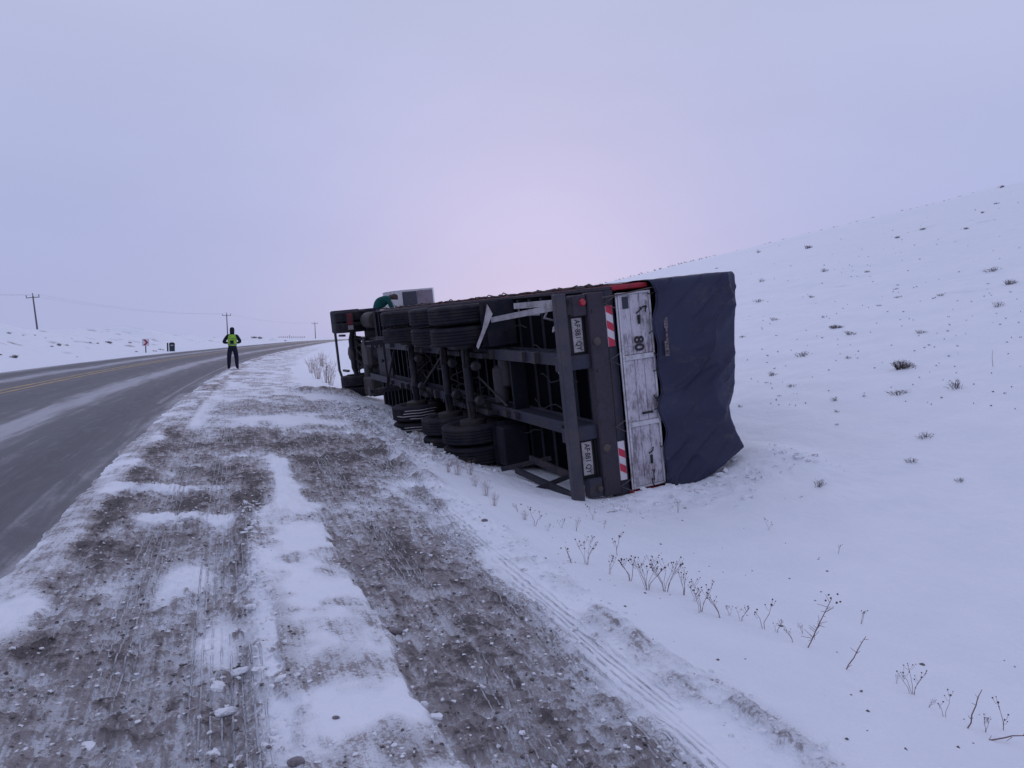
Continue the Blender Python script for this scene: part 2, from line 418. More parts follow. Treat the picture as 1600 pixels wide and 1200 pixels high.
    rdg = 1 - np.abs(n4) * 2.2; rd2 = 1 - np.abs(fbm(s * 21, t * 24, 2, 59)) * 2.2
    body = np.clip(L + Rr + mid + farp + .7 * churn, 0, 1)
    ridge = np.exp(-((tw - 6.13) / .10) ** 2) * (1 - sst(6.8, 8, s)) + .8 * np.exp(-((tw - 7.86 - .02 * s) / .14) ** 2) * (1 - sst(12, 15, s))
    mud = np.clip(mud, 0, 1) + (body * sst(.05, .3, mud) + .5 * ridge) * (.20 * rdg - .05 + .14 * rd2 - .03 + .16 * n3)
    mud = mud + .20 * ridge * np.clip(.5 + 1.2 * n3 + n2, 0, 1.4) * np.where(tw > 7, .35, 1.0)
    grey = strip * np.clip(.14 + .42 * fbm(s * 2.6, t * 4.2, 4, 61) - .06 * sst(3.5, 6, s), 0, .5)
    border = band(tw, 4.62, 5.3, .05) * np.clip(.22 + .34 * n2 + .20 * n3, 0, .45)
    side = band(tw, 7.75, 8.2, .2) * np.clip(.04 + .24 * n2, 0, .3) * (1 - sst(12, 16, s))
    farsh = sst(17, 23, s) * band(t, 4.8, 7.5, .6) * np.clip(.22 + .5 * n2, 0, .5) * (1 - sst(60, 120, s))
    hillm = hl * np.clip(.9 * fbm(s / 2.6, t / .9, 4, 71) - .42 + .22 * sst(120, 215, t), 0, .6)
    bankm = sst(1.5, 5, tl) * (1 - sst(25, 45, tl)) * np.clip(1.3 * fbm(s / 1.8, t / 1.2, 4, 73) - .34, 0, .7)
    mud = np.clip(mud + grey + border + side + farsh + hillm + bankm, 0, 1)
    # relief: ruts sunk, edges heaped, lumps inside
    rough = np.clip(L + Rr + mid + farp + churn + mound, 0, 1)
    fin = np.clip(1.6 - s / 26, 0.15, 1)
    z = z - .035 * L - .045 * Rr - .02 * mid
    z = z + rough * (.024 * n3 + .016 * n2 + (.020 * rdg + .011 * rd2) * fin)
    z = z + churn * (.055 * np.abs(n3) + .05 * n2)
    z = z + .045 * np.exp(-((tw - 6.16) / .07) ** 2) * (1 - sst(6.5, 9, s)) * (.6 + 1.2 * n2)
    z = z + .055 * np.exp(-((tw - 7.92 - .02 * s) / .10) ** 2) * (1 - sst(12, 15, s)) * (.7 + 1.1 * n2)
    z = z + .030 * np.exp(-((tw - 7.50 - .045 * np.clip(s, 0, 9)) / .05) ** 2) * (1 - sst(10, 12, s)) * (.6 + n2)
    z = z + .05 * keep + .20 * mound + ridge * (.022 * rdg + .012 * rd2 + .03 * np.clip(n3, 0, 1)) + strip * (.030 + .005 * fbm(s * 5, t * 5, 3, 91))
    # tyre treads: long fine ribs pressed in the ruts
    tread = (band(t + .04 * n1, 5.42, 5.62, .02) + band(t + .05 * n1, 5.82, 6.02, .02)) * L + band(t + .05 * n1, 7.0, 7.2, .02) * Rr \
        + band(tw, 7.42 + .02 * s, 7.68 + .03 * s, .03) * (1 - sst(9, 11, s)) + band(t, 6.04, 6.14, .02) * (1 - sst(5, 7, s)) * .7
    tread = np.clip(tread, 0, 1) * sst(-.35, .15, n1 + .6 * n2)
    z = z - .012 * tread
    # snow heaped against the tyres and the tail of the trailer
    z = z + .14 * gauss(s, t, 8.0, 12.45, .8, .35) + .10 * gauss(s, t, 8.05, 10.75, .25, .5) 
    hole = band(s, 9.8, 17.5, .9) * band(t, 8.75, 10.6, .25)
    z = z - .085 * hole
    tail = gauss(s, t, 7.75, 11.2, .45, 1.5); z = z + tail * (.035 * n3 + .022 * np.clip(rdg, -1, 1) + .02 * n2)
    # footprints and dents on the clean snow
    for (ds, dt) in FEET:
        z = z - .035 * gauss(s, t, ds, dt, .10, .055)
    # road bed cut and ragged snow edge
    edge = W_R + .045 * fbm(s * .45, t * 0 + 3, 3, 95) + .045 * fbm(s * 4, t * 0, 3, 96)
    z = np.where((t < 5.4) & (t > 0), z * near + (-.035) * (1 - sst(edge - .05, edge + .16, t)) + .02 * sst(edge, edge + .3, t) * (1 - sst(5.2, 5.4, t)), z)
    edl = -W_L - .05 * fbm(s * .5, t * 0 + 7, 4, 97)
    z = np.where(t < 3, np.where(t > edl, -.035, z + .03 * sst(.0, .35, edl - t) - .035 * (1 - sst(0, .12, edl - t))), z)
    z = z + dip(s)
    return z, mud, tread

CAM = np.array([0, 0, CAM_H])
def raydir(u, v):
    f = np.array([0, math.cos(CAM_PITCH), -math.sin(CAM_PITCH)]); up = np.array([0, math.sin(CAM_PITCH), math.cos(CAM_PITCH)])
    return f + (u - 800) / 1200 * np.array([1., 0, 0]) - (v - 600) / 1200 * up
FEET = []
_K = np.geomspace(1.5, 1500, 620)
def hit(u, v):
    """first point where the view ray through photo pixel (u, v) meets the snow"""
    d = raydir(u, v); k = _K
    for it in range(3):
        p = CAM + k[:, None] * d; s, t = xy2st(p[:, 0], p[:, 1]); z = terrain(s, t)[0]
        b = np.where(p[:, 2] < z)[0]
        if len(b) == 0: return None
        i = max(b[0], 1)
        k = np.linspace(k[i - 1], k[i], 12)
    a0 = p[i - 1, 2] - z[i - 1]; a1 = p[i, 2] - z[i]; w = a0 / (a0 - a1) if a0 != a1 else 0
    return p[i - 1] + (p[i] - p[i - 1]) * w
def skyline(u):
    """the point of the ground that stands highest in the direction of photo column u"""
    d = raydir(u, 522); d = d / math.hypot(d[0], d[1]); k = np.geomspace(40, 700, 260)
    x, y = k * d[0], k * d[1]; s, t = xy2st(x, y); z = terrain(s, t)[0]; i = np.argmax((z - CAM_H) / k)
    return np.array([x[i], y[i], z[i]])
def ground_z(x, y):
    s, t = xy2st(x, y); return terrain(s, t)[0][0]
_f = []
for u, v in [(1302, 1085), (1345, 1076), (1335, 1118), (1420, 1160), (1318, 1168), (1280, 1192), (1015, 1008), (1215, 1075)]:
    p = hit(u, v); s_, t_ = xy2st(p[0], p[1]); _f.append((s_[0], t_[0]))
FEET = _f

def gaps(a, b, d0, ratio):
    r = [a]; d = d0; sg = 1 if b > a else -1
    while (b - r[-1]) * sg > 0: r.append(r[-1] + sg * d); d *= ratio
    return r
s_list = sorted(set(gaps(1.2, -28, .05, 1.09)[1:] + list(np.arange(1.2, 3, .0135)) + [3 * 1.0048 ** i for i in range(int(math.log(30 / 3) / math.log(1.0048)))] + [30 * 1.0125 ** i for i in range(int(math.log(3800 / 30) / math.log(1.0125)))]))
t_list = sorted(set(gaps(-W_L + .3, -2600, .06, 1.055) + list(np.arange(-3.0, 4.2, .9)) + list(np.arange(4.4, 8.3, .016)) + list(np.arange(8.3, 13, .032)) + gaps(13, 480, .05, 1.04)))
sa, ta = np.array(s_list), np.array(t_list)
Sg, Tg = np.meshgrid(sa, ta, indexing='ij')
Zg, Mg, Dg = terrain(Sg.ravel(), Tg.ravel())
Xg, Yg = st2xy(Sg.ravel(), Tg.ravel())
ns, nt = len(sa), len(ta)
me = bpy.data.meshes.new('snow_ground')
co = np.stack([Xg, Yg, Zg], 1).astype(np.float32)
ii = (np.arange(ns - 1)[:, None] * nt + np.arange(nt - 1)[None]).ravel()
quads = np.stack([ii, ii + nt, ii + nt + 1, ii + 1], 1)[:, ::-1].astype(np.int32)
me.vertices.add(len(co)); me.vertices.foreach_set('co', co.ravel())
me.loops.add(quads.size); me.loops.foreach_set('vertex_index', quads.ravel())
me.polygons.add(len(quads)); me.polygons.foreach_set('loop_start', np.arange(0, quads.size, 4, dtype=np.int32))
me.polygons.foreach_set('use_smooth', np.ones(len(quads), bool))
uvl = me.uv_layers.new(name='UVMap')
uv = np.stack([Sg.ravel(), Tg.ravel()], 1).astype(np.float32)[quads.ravel()]
uvl.data.foreach_set('uv', uv.ravel())
for nm, arr in (('mud', Mg), ('tread', Dg)):
    at = me.attributes.new(nm, 'FLOAT', 'POINT'); at.data.foreach_set('value', arr.astype(np.float32))
me.update(); me.validate()

t = NT('snow_and_mud'); uv_ = t.uv()
am = t.n('ShaderNodeAttribute'); am.attribute_name = 'mud'; mudv = am.outputs['Fac']
at = t.n('ShaderNodeAttribute'); at.attribute_name = 'tread'; trv = at.outputs['Fac']
na = t.noise(uv_, 7, 9, .68, .5); nb = t.noise(t.scaled(uv_, (1.5, 24, 1)), 1.0, 8, .66, .5); nc = t.noise(uv_, 55, 6, .65); nd = t.noise(uv_, 1.6, 5, .6)
fine = t.math('ADD', t.math('MULTIPLY', na, .36), t.math('ADD', t.math('MULTIPLY', nb, .29), t.math('MULTIPLY', nc, .35)))
cover = t.math('ADD', mudv, t.math('MULTIPLY', t.math('MULTIPLY', t.math('SUBTRACT', fine, .5), 6.0), t.mapr(mudv, .02, .25)))
sepuv = t.n('ShaderNodeSeparateXYZ'); t.l(uv_, sepuv.inputs[0])
wob = t.math('ADD', sepuv.outputs['Y'], t.math('MULTIPLY', na, .012))
rib = t.math('SINE', t.math('MULTIPLY', wob, 2 * PI / .042))
lug = t.math('SINE', t.math('ADD', t.math('MULTIPLY', sepuv.outputs['X'], 2 * PI / .07), t.math('MULTIPLY', sepuv.outputs['Y'], 30)))
ribm = t.math('MULTIPLY', t.mapr(rib, .60, .92), t.mapr(na, .38, .52))
ribm = t.math('MULTIPLY', ribm, trv)
cover2 = t.math('SUBTRACT', cover, t.math('MULTIPLY', ribm, .95))
fac = t.mapr(cover2, .16, .60)
mudc = t.mix(t.mapr(nc, .30, .70), (.27, .235, .235), (.50, .455, .46))
dk = t.math('ADD', t.math('MULTIPLY', mudv, .62), t.math('MULTIPLY', t.math('SUBTRACT', t.math('ADD', t.math('MULTIPLY', nb, .15), t.math('ADD', t.math('MULTIPLY', na, .5), t.math('MULTIPLY', nc, .35))), .5), 2.4))
darkm = t.mix(t.mapr(nc, .35, .65), (.058, .049, .048), (.15, .128, .126))
mudc = t.mix(t.mapr(dk, .36, .58, 0, .88), mudc, darkm)
snowc = t.mix(t.mapr(nd, .3, .7), (.85, .875, .93), (.895, .915, .96))
slush = t.mix(t.mapr(mudv, .12, .6, 0, .45), snowc, (.46, .42, .44))
t.l(t.mix(fac, slush, mudc), t.b.inputs['Base Color'])
t.l(t.mapr(fac, 0, 1, .75, .62), t.b.inputs['Roughness'])
t.b.inputs['Specular IOR Level'].default_value = .22
ns1 = t.noise(t.scaled(uv_, (5, 9, 1)), 1.4, 6, .6); ns2 = t.noise(uv_, 85, 4, .6)
hm = t.math('ADD', t.math('MULTIPLY', fine, t.mapr(mudv, 0, .35, .12, 1.0)), t.math('MULTIPLY', ribm, .25))
hm = t.math('ADD', hm, t.math('MULTIPLY', t.math('MULTIPLY', t.math('ADD', rib, t.math('MULTIPLY', lug, .5)), trv), .06))
bp1 = t.bump(hm, 1.0, .075)
bp2 = t.bump(t.math('ADD', ns1, t.math('MULTIPLY', ns2, .14)), .42, .04, bp1)
t.l(bp2, t.b.inputs['Normal'])
M['ground'] = t.m
me.materials.append(M['ground'])
ground = bpy.data.objects.new('snow_ground', me); COL.objects.link(ground); tag(ground, kind='structure')

# ------------------------------------------------------------------ road
def strip(name, t0, t1, z, mat, sl, nt_=2, crown=True):
    tt = np.linspace(t0, t1, nt_); S_, T_ = np.meshgrid(np.array(sl), tt, indexing='ij')
    x, y = st2xy(S_.ravel(), T_.ravel()); zz = z + dip(S_.ravel()) - (.012 * (T_.ravel() / 4.5) ** 2 if crown else 0)
    m_ = bpy.data.meshes.new(name); k = len(sl)
    i_ = (np.arange(k - 1)[:, None] * nt_ + np.arange(nt_ - 1)[None]).ravel()
    q = np.stack([i_, i_ + 1, i_ + nt_ + 1, i_ + nt_], 1)
    m_.from_pydata(np.stack([x, y, zz + 0 * x], 1).tolist(), [], q.tolist())
    ul = m_.uv_layers.new(name='UVMap'); ul.data.foreach_set('uv', np.stack([S_.ravel(), T_.ravel()], 1)[q.ravel()].astype(np.float32).ravel())
    m_.materials.append(mat); o = bpy.data.objects.new(name, m_); COL.objects.link(o); return tag(o, kind='structure')
sl = list(np.arange(-28, 180, 1.5)) + list(np.geomspace(182, 3500, 80))
t = NT('frosted_asphalt'); uv_ = t.uv(); sp = t.n('ShaderNodeSeparateXYZ'); t.l(uv_, sp.inputs[0])
tt_ = t.math('ADD', sp.outputs['Y'], t.math('MULTIPLY', t.math('SUBTRACT', t.noise(t.scaled(uv_, (.12, .3, 1)), 1, 4), .5), .9))
def bandn(c, w, amp):
    d = t.math('DIVIDE', t.math('SUBTRACT', tt_, c), w); d = t.math('MULTIPLY', d, d)
    return t.math('MULTIPLY', t.math('EXPONENT', t.math('MULTIPLY', d, -1)), amp)
st1 = t.noise(t.scaled(uv_, (.25, 5, 1)), 1.2, 7, .62, .6); st2 = t.noise(t.scaled(uv_, (1.2, 3, 1)), 1.0, 7, .62, 1.0)
gr = t.noise(uv_, 90, 4, .7); gr2 = t.noise(uv_, 26, 5, .7)
fr = t.math('ADD', bandn(2.55, .42, .55), t.math('ADD', bandn(-1.5, .45, .5), t.math('ADD', bandn(4.9, .35, .35), bandn(-3.7, .5, .6))))
fr = t.math('ADD', fr, t.math('MULTIPLY', t.math('SUBTRACT', st1, .5), 1.1))
fr = t.math('ADD', fr, t.math('MULTIPLY', t.math('SUBTRACT', st2, .5), .5))
fr = t.math('ADD', fr, t.math('MULTIPLY', t.math('SUBTRACT', gr2, .5), .35))
ff = t.mapr(fr, .0, .62)
asp = t.mix(t.mapr(gr, .3, .7), (.075, .071, .078), (.125, .118, .125))
asp = t.mix(t.mapr(st2, .35, .7), asp, (.165, .155, .168))
wet = t.math('ADD', bandn(3.9, .45, .8), t.math('ADD', bandn(1.1, .4, .6), bandn(-2.6, .4, .6)))
asp = t.mix(t.math('MULTIPLY', wet, t.mapr(st1, .3, .65)), asp, (.060, .056, .066))
t.l(t.mix(t.math('MULTIPLY', ff, .62), asp, (.60, .59, .63)), t.b.inputs['Base Color'])
t.l(t.mapr(st2, .3, .7, .5, .75), t.b.inputs['Roughness']); t.b.inputs['Specular IOR Level'].default_value = .3
t.l(t.bump(gr, .35, .008), t.b.inputs['Normal']); M['asphalt'] = t.m
strip('road', -W_L - .5, W_R + .35, 0.0, M['asphalt'], sl, 9)
def paint(name, col):
    t = NT(name); uv_ = t.uv(); a = t.noise(t.scaled(uv_, (.8, 12, 1)), 1.2, 7, .65, .5); b = t.noise(uv_, 30, 4, .65)
    f = t.mapr(t.math('ADD', t.math('MULTIPLY', a, .6), t.math('MULTIPLY', b, .4)), .44, .60)
    t.l(t.mix(f, col, (.17, .16, .17)), t.b.inputs['Base Color']); t.b.inputs['Roughness'].default_value = .65; return t.m
M['yellow'] = paint('worn_yellow_paint', (.50, .34, .12)); M['white_line'] = paint('worn_white_paint', (.26, .25, .27))
strip('road_marking', -.24, -.10, .004, M['yellow'], sl); strip('road_marking', .10, .24, .004, M['yellow'], sl)
strip('road_marking', 4.30, 4.40, .004, M['white_line'], [q for q in sl if 17 < q < 75])

# ------------------------------------------------------------------ overturned semi-trailer
# local frame: X to the front, Y to its left, Z to its roof, origin on its road level under the tail
TRL = empty('overturned_trailer', (.129, 8.617, .661), (R(83.322), R(-.325), R(112.176)))
tag(TRL, 'long flatbed trailer on its side with navy tarpaulin and scuffed white tailgate', 'trailer')
LT = 12.2
def P(name, mb, mat, parent=TRL, smooth=False, label=None, **k):
    o = mb.build(name, mat, parent, smooth, **k)
    if label: o['label'] = label
    return o
P('bumper_bar', MB().box((-.05, -1.235, .50), (.05, 1.235, .64), bev=.012), M['bar'])
for y in (.42, -.42):
    P('bumper_bracket', MB().box((.06, y - .085, .52), (.17, y + .085, .97), bev=.008), M['edge'])
P('rear_beam', MB().box((0, -1.215, .93), (.14, 1.215, 1.165), bev=.015), M['beam'])
P('deck_edge', MB().box((.02, -1.22, 1.168), (.12, 1.22, 1.285), bev=.006), M['edge'])
for y0, y1, mt in ((.955, 1.2, 'beam'), (-1.2, -.97, 'edge')):
    hb = P('lamp_housing', MB().box((.02, y0, .74), (.16, y1, .926), bev=.012), M[mt])
    yy = 1.11 if y0 > 0 else -1.1
    P('lamp', MB().lathe([(0, -.035), (.03, -.03), (.042, -.012), (.045, .0), (.045, .02)], 18, 'X', (.015, yy, .875)), M['lamp_red' if y0 > 0 else 'lens_dull'], hb, True)
for y in (.64, -.63):
    P('round_reflector', MB().lathe([(0, -.02), (.035, -.018), (.05, -.008), (.055, .0), (.055, .02)], 20, 'X', (-.005, y, 1.01)), M['lens_dull'], TRL, True)
def text_mesh(txt, size, name, mat, xf, parent, extrude=.0015, space=1.0, bold=.012):
    cu = bpy.data.curves.new('txt', 'FONT'); cu.body = txt; cu.size = size; cu.align_x = 'CENTER'; cu.align_y = 'CENTER'
    cu.extrude = extrude; cu.space_character = space; cu.resolution_u = 3; cu.offset = size * bold
    ob = bpy.data.objects.new('txt', cu); COL.objects.link(ob)
    bpy.context.view_layer.update()
    m_ = bpy.data.meshes.new_from_object(ob); bpy.data.objects.remove(ob)
    m_.transform(xf); m_.name = name; m_.materials.clear(); m_.materials.append(mat)
    o = bpy.data.objects.new(name, m_); COL.objects.link(o); o.parent = parent; return o
def rearface(x, y, z): return Matrix(((0, 0, -1, x), (-1, 0, 0, y), (0, 1, 0, z), (0, 0, 0, 1)))
for y, z in ((.735, .825), (-.735, .80)):
    br = P('plate_holder', MB().box((.125, y - .235, z - .105), (.17, y + .235, z + .10)).box((.09, y - .235, z + .10), (.17, y + .235, z + .118)).box((.09, y - .25, z - .105), (.17, y - .235, z + .118)).box((.09, y + .235, z - .105), (.17, y + .25, z + .118)), M['black'])
    pl = P('number_plate', MB().box((.108, y - .2, z - .065), (.1245, y + .2, z + .065), bev=.003), M['plate'], br)
    text_mesh('AF\u00b7881 QY', .098, 'plate_lettering', M['ink'], rearface(.107, y, z) @ Matrix.Scale(.80, 4, (1, 0, 0)), br)
# red and white warning strips, each stripe a piece
for y0, y1, first in ((1.04, .56, 0), (-.58, -1.05, 1)):
    bk = P('warning_strip', MB().box((-.006, y1, 1.155), (.018, y0, 1.245)), M['stripe_white'])
    n = 5; L_ = (y0 - y1) / n
    for i in range(n):
        a, b = y0 - i * L_, y0 - (i + 1) * L_; mt = M['stripe_red'] if i % 2 == first else M['stripe_white']
        sk = .05
        za, zb = 1.158, 1.242
        pts = [(-.0085, a if i == 0 else a + sk * .5, za), (-.0085, a if i == 0 else a - sk * .5, zb), (-.0085, b if i == n - 1 else b - sk * .5, zb), (-.0085, b if i == n - 1 else b + sk * .5, za)]
        P('stripe', MB().add(pts, [(0, 1, 2, 3)]).add([(-.007, p[1], p[2]) for p in pts], [(0, 3, 2, 1)]), mt, bk)
# tailgate: three board panels in light metal frames
rnd = random.Random(4)
for k, (y0, y1) in enumerate(((1.175, .40), (.40, -.40), (-.40, -1.185))):
    fr_ = MB()
    fr_.box((-.062, y1 + .004, 1.30), (-.01, y0 - .004, 1.326), bev=.004).box((-.058, y1 + .004, 1.724), (-.01, y0 - .004, 1.748), bev=.004)
    fr_.box((-.060, y0 - .030, 1.327), (-.012, y0 - .006, 1.723), bev=.003).box((-.060, y1 + .006, 1.327), (-.012, y1 + .030, 1.723), bev=.003)
    g_ = P('tailgate_panel', fr_, M['alu'])
    for j in range(3):
        za = 1.329 + j * .1315
        P('board', MB().box((-.046 - rnd.uniform(0, .004), y1 + .032, za), (-.018, y0 - .032, za + .128), bev=.005), M['gate'], g_)
    hy = {0: .86, 1: -.28, 2: -.83}[k]; hz = {0: 1.56, 1: 1.60, 2: 1.57}[k]
    if k == 1: P('latch', MB().box((-.075, hy - .012, 1.50), (-.05, hy + .012, 1.645), bev=.004), M['black'], g_)
    else: P('latch', MB().box((-.075, hy - .075, hz - .014), (-.05, hy + .03, hz + .014), bev=.004).tube([(-.06, hy + .05, hz - .03), (-.085, hy + .085, hz + .01), (-.06, hy + .12, hz + .035)], .009, 6), M['black'], g_)
    P('hinge', MB().tube([(-.03, y0 - .07, 1.285), (-.03, y0 - .2, 1.285)], .014, 8), M['chassis'], g_)
for y in (.40, -.40):
    P('tailgate_post', MB().box((-.066, y - .026, 1.335), (-.0635, y + .026, 1.72)).box((-.0635, y - .0035, 1.30), (-.01, y + .0035, 1.75)), M['alu'])
P('hinge_rail', MB().tube([(-.045, 1.17, 1.285), (-.05, .2, 1.278), (-.045, -1.18, 1.285)], .011, 8), M['alu'])
text_mesh('80', .18, 'number_lettering', M['ink'], rearface(-.0525, .555, 1.535) @ Matrix.Scale(1.0, 4, (1, 0, 0)), TRL, .001, bold=.03)
P('grey_patch', MB().box((-.056, .98, 1.36), (-.047, 1.12, 1.44)), M['edge'])
for y in (.40, -.40, 1.07, -1.12):      # wire tie triangles below the gate
    P('wire_tie', MB().tube([(-.05, y - .085, 1.30), (-.02, y - .0, 1.14), (-.05, y + .085, 1.30)], .0055, 5), M['wire'])
P('tie_rope', MB().tube([(-.05, 1.14, 1.10), (-.08, 1.16, 1.40), (-.08, 1.20, 1.80)], .008, 6), M['rope'])
rr = random.Random(11)
for (y, z) in ((.98, 1.62), (-.12, 1.70), (-.98, 1.60), (.42, 1.72)):     # rope ends hanging on the gate
    pts = [(-.07, y, z)]
    for i in range(9): pts.append((-.07 - rr.uniform(0, .03), pts[-1][1] + rr.uniform(-.06, .045), pts[-1][2] + rr.uniform(-.035, .03)))
    P('rope_end', MB().tube(pts, .008, 6), M['black'])

# floor, cross members, main rails
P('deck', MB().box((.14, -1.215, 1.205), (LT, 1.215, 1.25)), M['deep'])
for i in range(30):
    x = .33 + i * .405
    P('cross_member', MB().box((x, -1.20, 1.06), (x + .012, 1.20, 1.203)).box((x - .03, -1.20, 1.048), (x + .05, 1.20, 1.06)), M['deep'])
for y in (.44, -.41):
    P('main_rail', MB().box((.16, y - .006, .76), (LT - .1, y + .006, 1.035)).box((.16, y - .075, .742), (LT - .1, y + .075, .762)).box((.16, y - .075, 1.028), (LT - .1, y + .075, 1.046)).box((.16, y - .05, .76), (3.1, y + .05, 1.03)), M['edge'])
for sgn in (1, -1):
    P('side_rail', MB().box((.02, sgn * 1.218, 1.10), (LT, sgn * 1.262, 1.27), bev=.006), M['beam' if sgn > 0 else 'chassis'])
    for j in range(5):                       # red drop sides, one panel after another
        x0 = .0 + j * LT / 5; x1 = x0 + LT / 5 - .05
        mb = MB().box((x0, sgn * 1.205, 1.275), (x1, sgn * 1.265, 1.76), bev=.012)
        for z in (1.4, 1.53, 1.66): mb.box((x0 + .04, sgn * 1.265, z - .03), (x1 - .04, sgn * 1.272, z + .03))
        P('side_panel', mb, M['red'])
P('front_wall', MB().box((LT, -1.25, 1.05), (LT + .07, 1.25, 2.95), bev=.015), M['chassis'])
# ropes lying along the upper side
rr = random.Random(5)
for k in range(4):
    pts = []; x = .1 + rr.uniform(0, .4)
    while x < LT:
        pts.append((x, 1.275 + abs(rr.gauss(0, .014)), 1.14 + k * .045 + rr.gauss(0, .022))); x += rr.uniform(.08, .22)
    P('rope', MB().tube(pts, .010, 5), M['rope'])
for k in range(14):
    x = .5 + k * .83 + rr.uniform(-.2, .2); z = 1.2 + rr.uniform(-.06, .06)
    pts = [(x + rr.uniform(-.16, .16), 1.27, z - .1), (x, 1.29 + rr.uniform(.0, .05), z), (x + rr.uniform(-.1, .1), 1.275, z + .12), (x + rr.uniform(-.25, .25), 1.27, z + .4)]
    P('rope_hook', MB().tube(pts, .009, 5), M['rope'])

# wheels
def tyre_mesh(R_=.505, w=.285, lugs=False):
    h = w / 2; pr = [(.275, -h * .62), (.30, -h * .86), (.36, -h * 1.0), (.42, -h * 1.0), (.465, -h * .95), (R_ - .012, -h * .84)]
    n = 5; tw_ = h * 1.62
    for i in range(n):
        a = -tw_ / 2 + tw_ * i / n; b = a + tw_ / n; g_ = .009
        pr += [(R_, a + g_), (R_, b - g_)]
        if i < n - 1: pr += [(R_ - .016, b - g_ + .002), (R_ - .016, b + g_ - .002)]
    pr += [(R_ - .012, h * .84), (.465, h * .95), (.42, h * 1.0), (.36, h * 1.0), (.30, h * .86), (.275, h * .62)]
    return MB().lathe(pr, 44, 'Y').mesh('tyre', M['rubber'], True, R(38))
def rim_mesh(sg=1, deep=.10):
    pr = [(0, sg * .02), (.07, sg * .02), (.085, sg * -.01), (.13, sg * -.015), (.20, sg * -.02), (.235, sg * .03), (.25, sg * .09), (.268, sg * .10), (.285, sg * .115)]
    mb = MB().lathe(pr, 28, 'Y').lathe([(.285, sg * .115), (.276, 0), (.285, -sg * .115), (.262, -sg * .11), (.25, 0)], 28, 'Y')
    for i in range(8):
        a = 2 * PI * i / 8; mb.tube([(.165 * math.cos(a), sg * -.02, .165 * math.sin(a)), (.165 * math.cos(a), sg * .02, .165 * math.sin(a))], .016, 6)
    return mb.mesh('wheel', M['rim'], True, R(35))
TY = tyre_mesh(); RIM = {1: rim_mesh(1), -1: rim_mesh(-1)}
def wheel(parent, x, y, z, sg, snow=False):
    w_ = bpy.data.objects.new('wheel', RIM[sg]); COL.objects.link(w_); w_.parent = parent; w_.location = (x, y, z)
    w_.rotation_euler = (0, random.Random(int(x * 100 + y * 10)).uniform(0, 6), 0)
    ty = bpy.data.objects.new('tyre', TY); COL.objects.link(ty); ty.parent = w_
    return w_
AX = (3.34, 4.502, 6.644)
for ai, a in enumerate(AX):
    for sg in (1, -1):
        wheel(TRL, a, sg * 1.075, .5, sg); wheel(TRL, a, sg * .755, .5, -sg)
        P('brake_drum', MB().lathe([(.05, .0), (.20, .0), (.205, .02), (.205, .17), (.12, .19), (.05, .19)], 24, 'Y', (a, sg * .55 - (.19 if sg < 0 else 0), .5)), M['rim'], TRL, True)
        # leaf spring, hanger and brake chamber
        sp_ = MB()
        for j in range(5): sp_.box((a - .52 + .07 * j, sg * .43 - .04, .585 + .018 * j), (a + .52 - .07 * j, sg * .43 + .04, .600 + .018 * j))
        sp_.box((a - .56, sg * .43 - .03, .56), (a - .50, sg * .43 + .03, .76)).box((a + .50, sg * .43 - .03, .56), (a + .56, sg * .43 + .03, .76))
        P('leaf_spring', sp_, M['chassis'])
        P('brake_chamber', MB().lathe([(0, 0), (.06, .0), (.082, .03), (.082, .09), (.065, .13), (.04, .16), (0, .16)], 16, 'X', (a - .27, sg * .27, .58)), M['tank'], TRL, True)
        P('slack_lever', MB().bar((a - .1, sg * .27, .58), (a - .09, sg * .27, .40), .02, .035).tube([(a - .1, sg * .27, .42), (a - .1, sg * .52, .44)], .018, 6), M['chassis'])
    P('axle', MB().tube([(a, -.56, .5), (a, -.3, .5), (a, .3, .5), (a, .56, .5)], .066, 12), M['chassis'], TRL, True)
# snow caught in the tread of the forward lower wheels
for y, n_ in ((-.755, 4), (-1.075, 3)):
    mb = MB()
    for j in range(n_):
        yy = y + .07 - j * .052; a0 = rr.uniform(2.6, 2.8); a1 = a0 + rr.uniform(.9, 1.7)
        mb.tube([(AX[2] + .502 * math.cos(a), yy + .004 * math.sin(9 * a), .5 + .502 * math.sin(a) * 1) for a in np.linspace(a0, a1, 14)], .0075, 5)
    sn_ = P('snow_in_tread', mb, M['lit_edge_snow'])
# air tanks, hoses, rods
for x, y, z in ((2.72, -.02, .80), (2.66, .22, .88), (5.5, .1, .86)):
    P('air_tank', MB().lathe([(0, -.30), (.07, -.285), (.11, -.25), (.115, -.2), (.115, .2), (.11, .25), (.07, .285), (0, .30)], 20, 'Y', (x, y, z)), M['tank'], TRL, True)
for k in range(12):
    x = rr.uniform(2.6, 8.0); y = rr.uniform(-.35, .35); pts = [(x, y, .95)]
    for i in range(6): pts.append((pts[-1][0] + rr.uniform(.05, .25), pts[-1][1] + rr.uniform(-.18, .18), .85 + rr.uniform(-.25, .1)))
    P('air_hose', MB().tube(pts, .012, 6), M['tank' if k % 3 == 0 else 'black'], TRL, True)
for (p0, p1) in (((2.35, -.3, .72), (3.2, .1, .62)), ((2.5, -.38, .74), (3.1, -.1, .95)), ((5.2, .38, .7), (6.5, -.3, .6)), ((2.32, .40, .96), (2.32, -.38, .96))):
    P('brace_rod', MB().tube([p0, p1], .016, 6), M['tank'])
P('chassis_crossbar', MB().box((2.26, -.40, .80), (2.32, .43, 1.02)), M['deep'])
P('chassis_crossbar', MB().box((7.6, -.40, .72), (7.75, .43, 1.0)), M['chassis'])
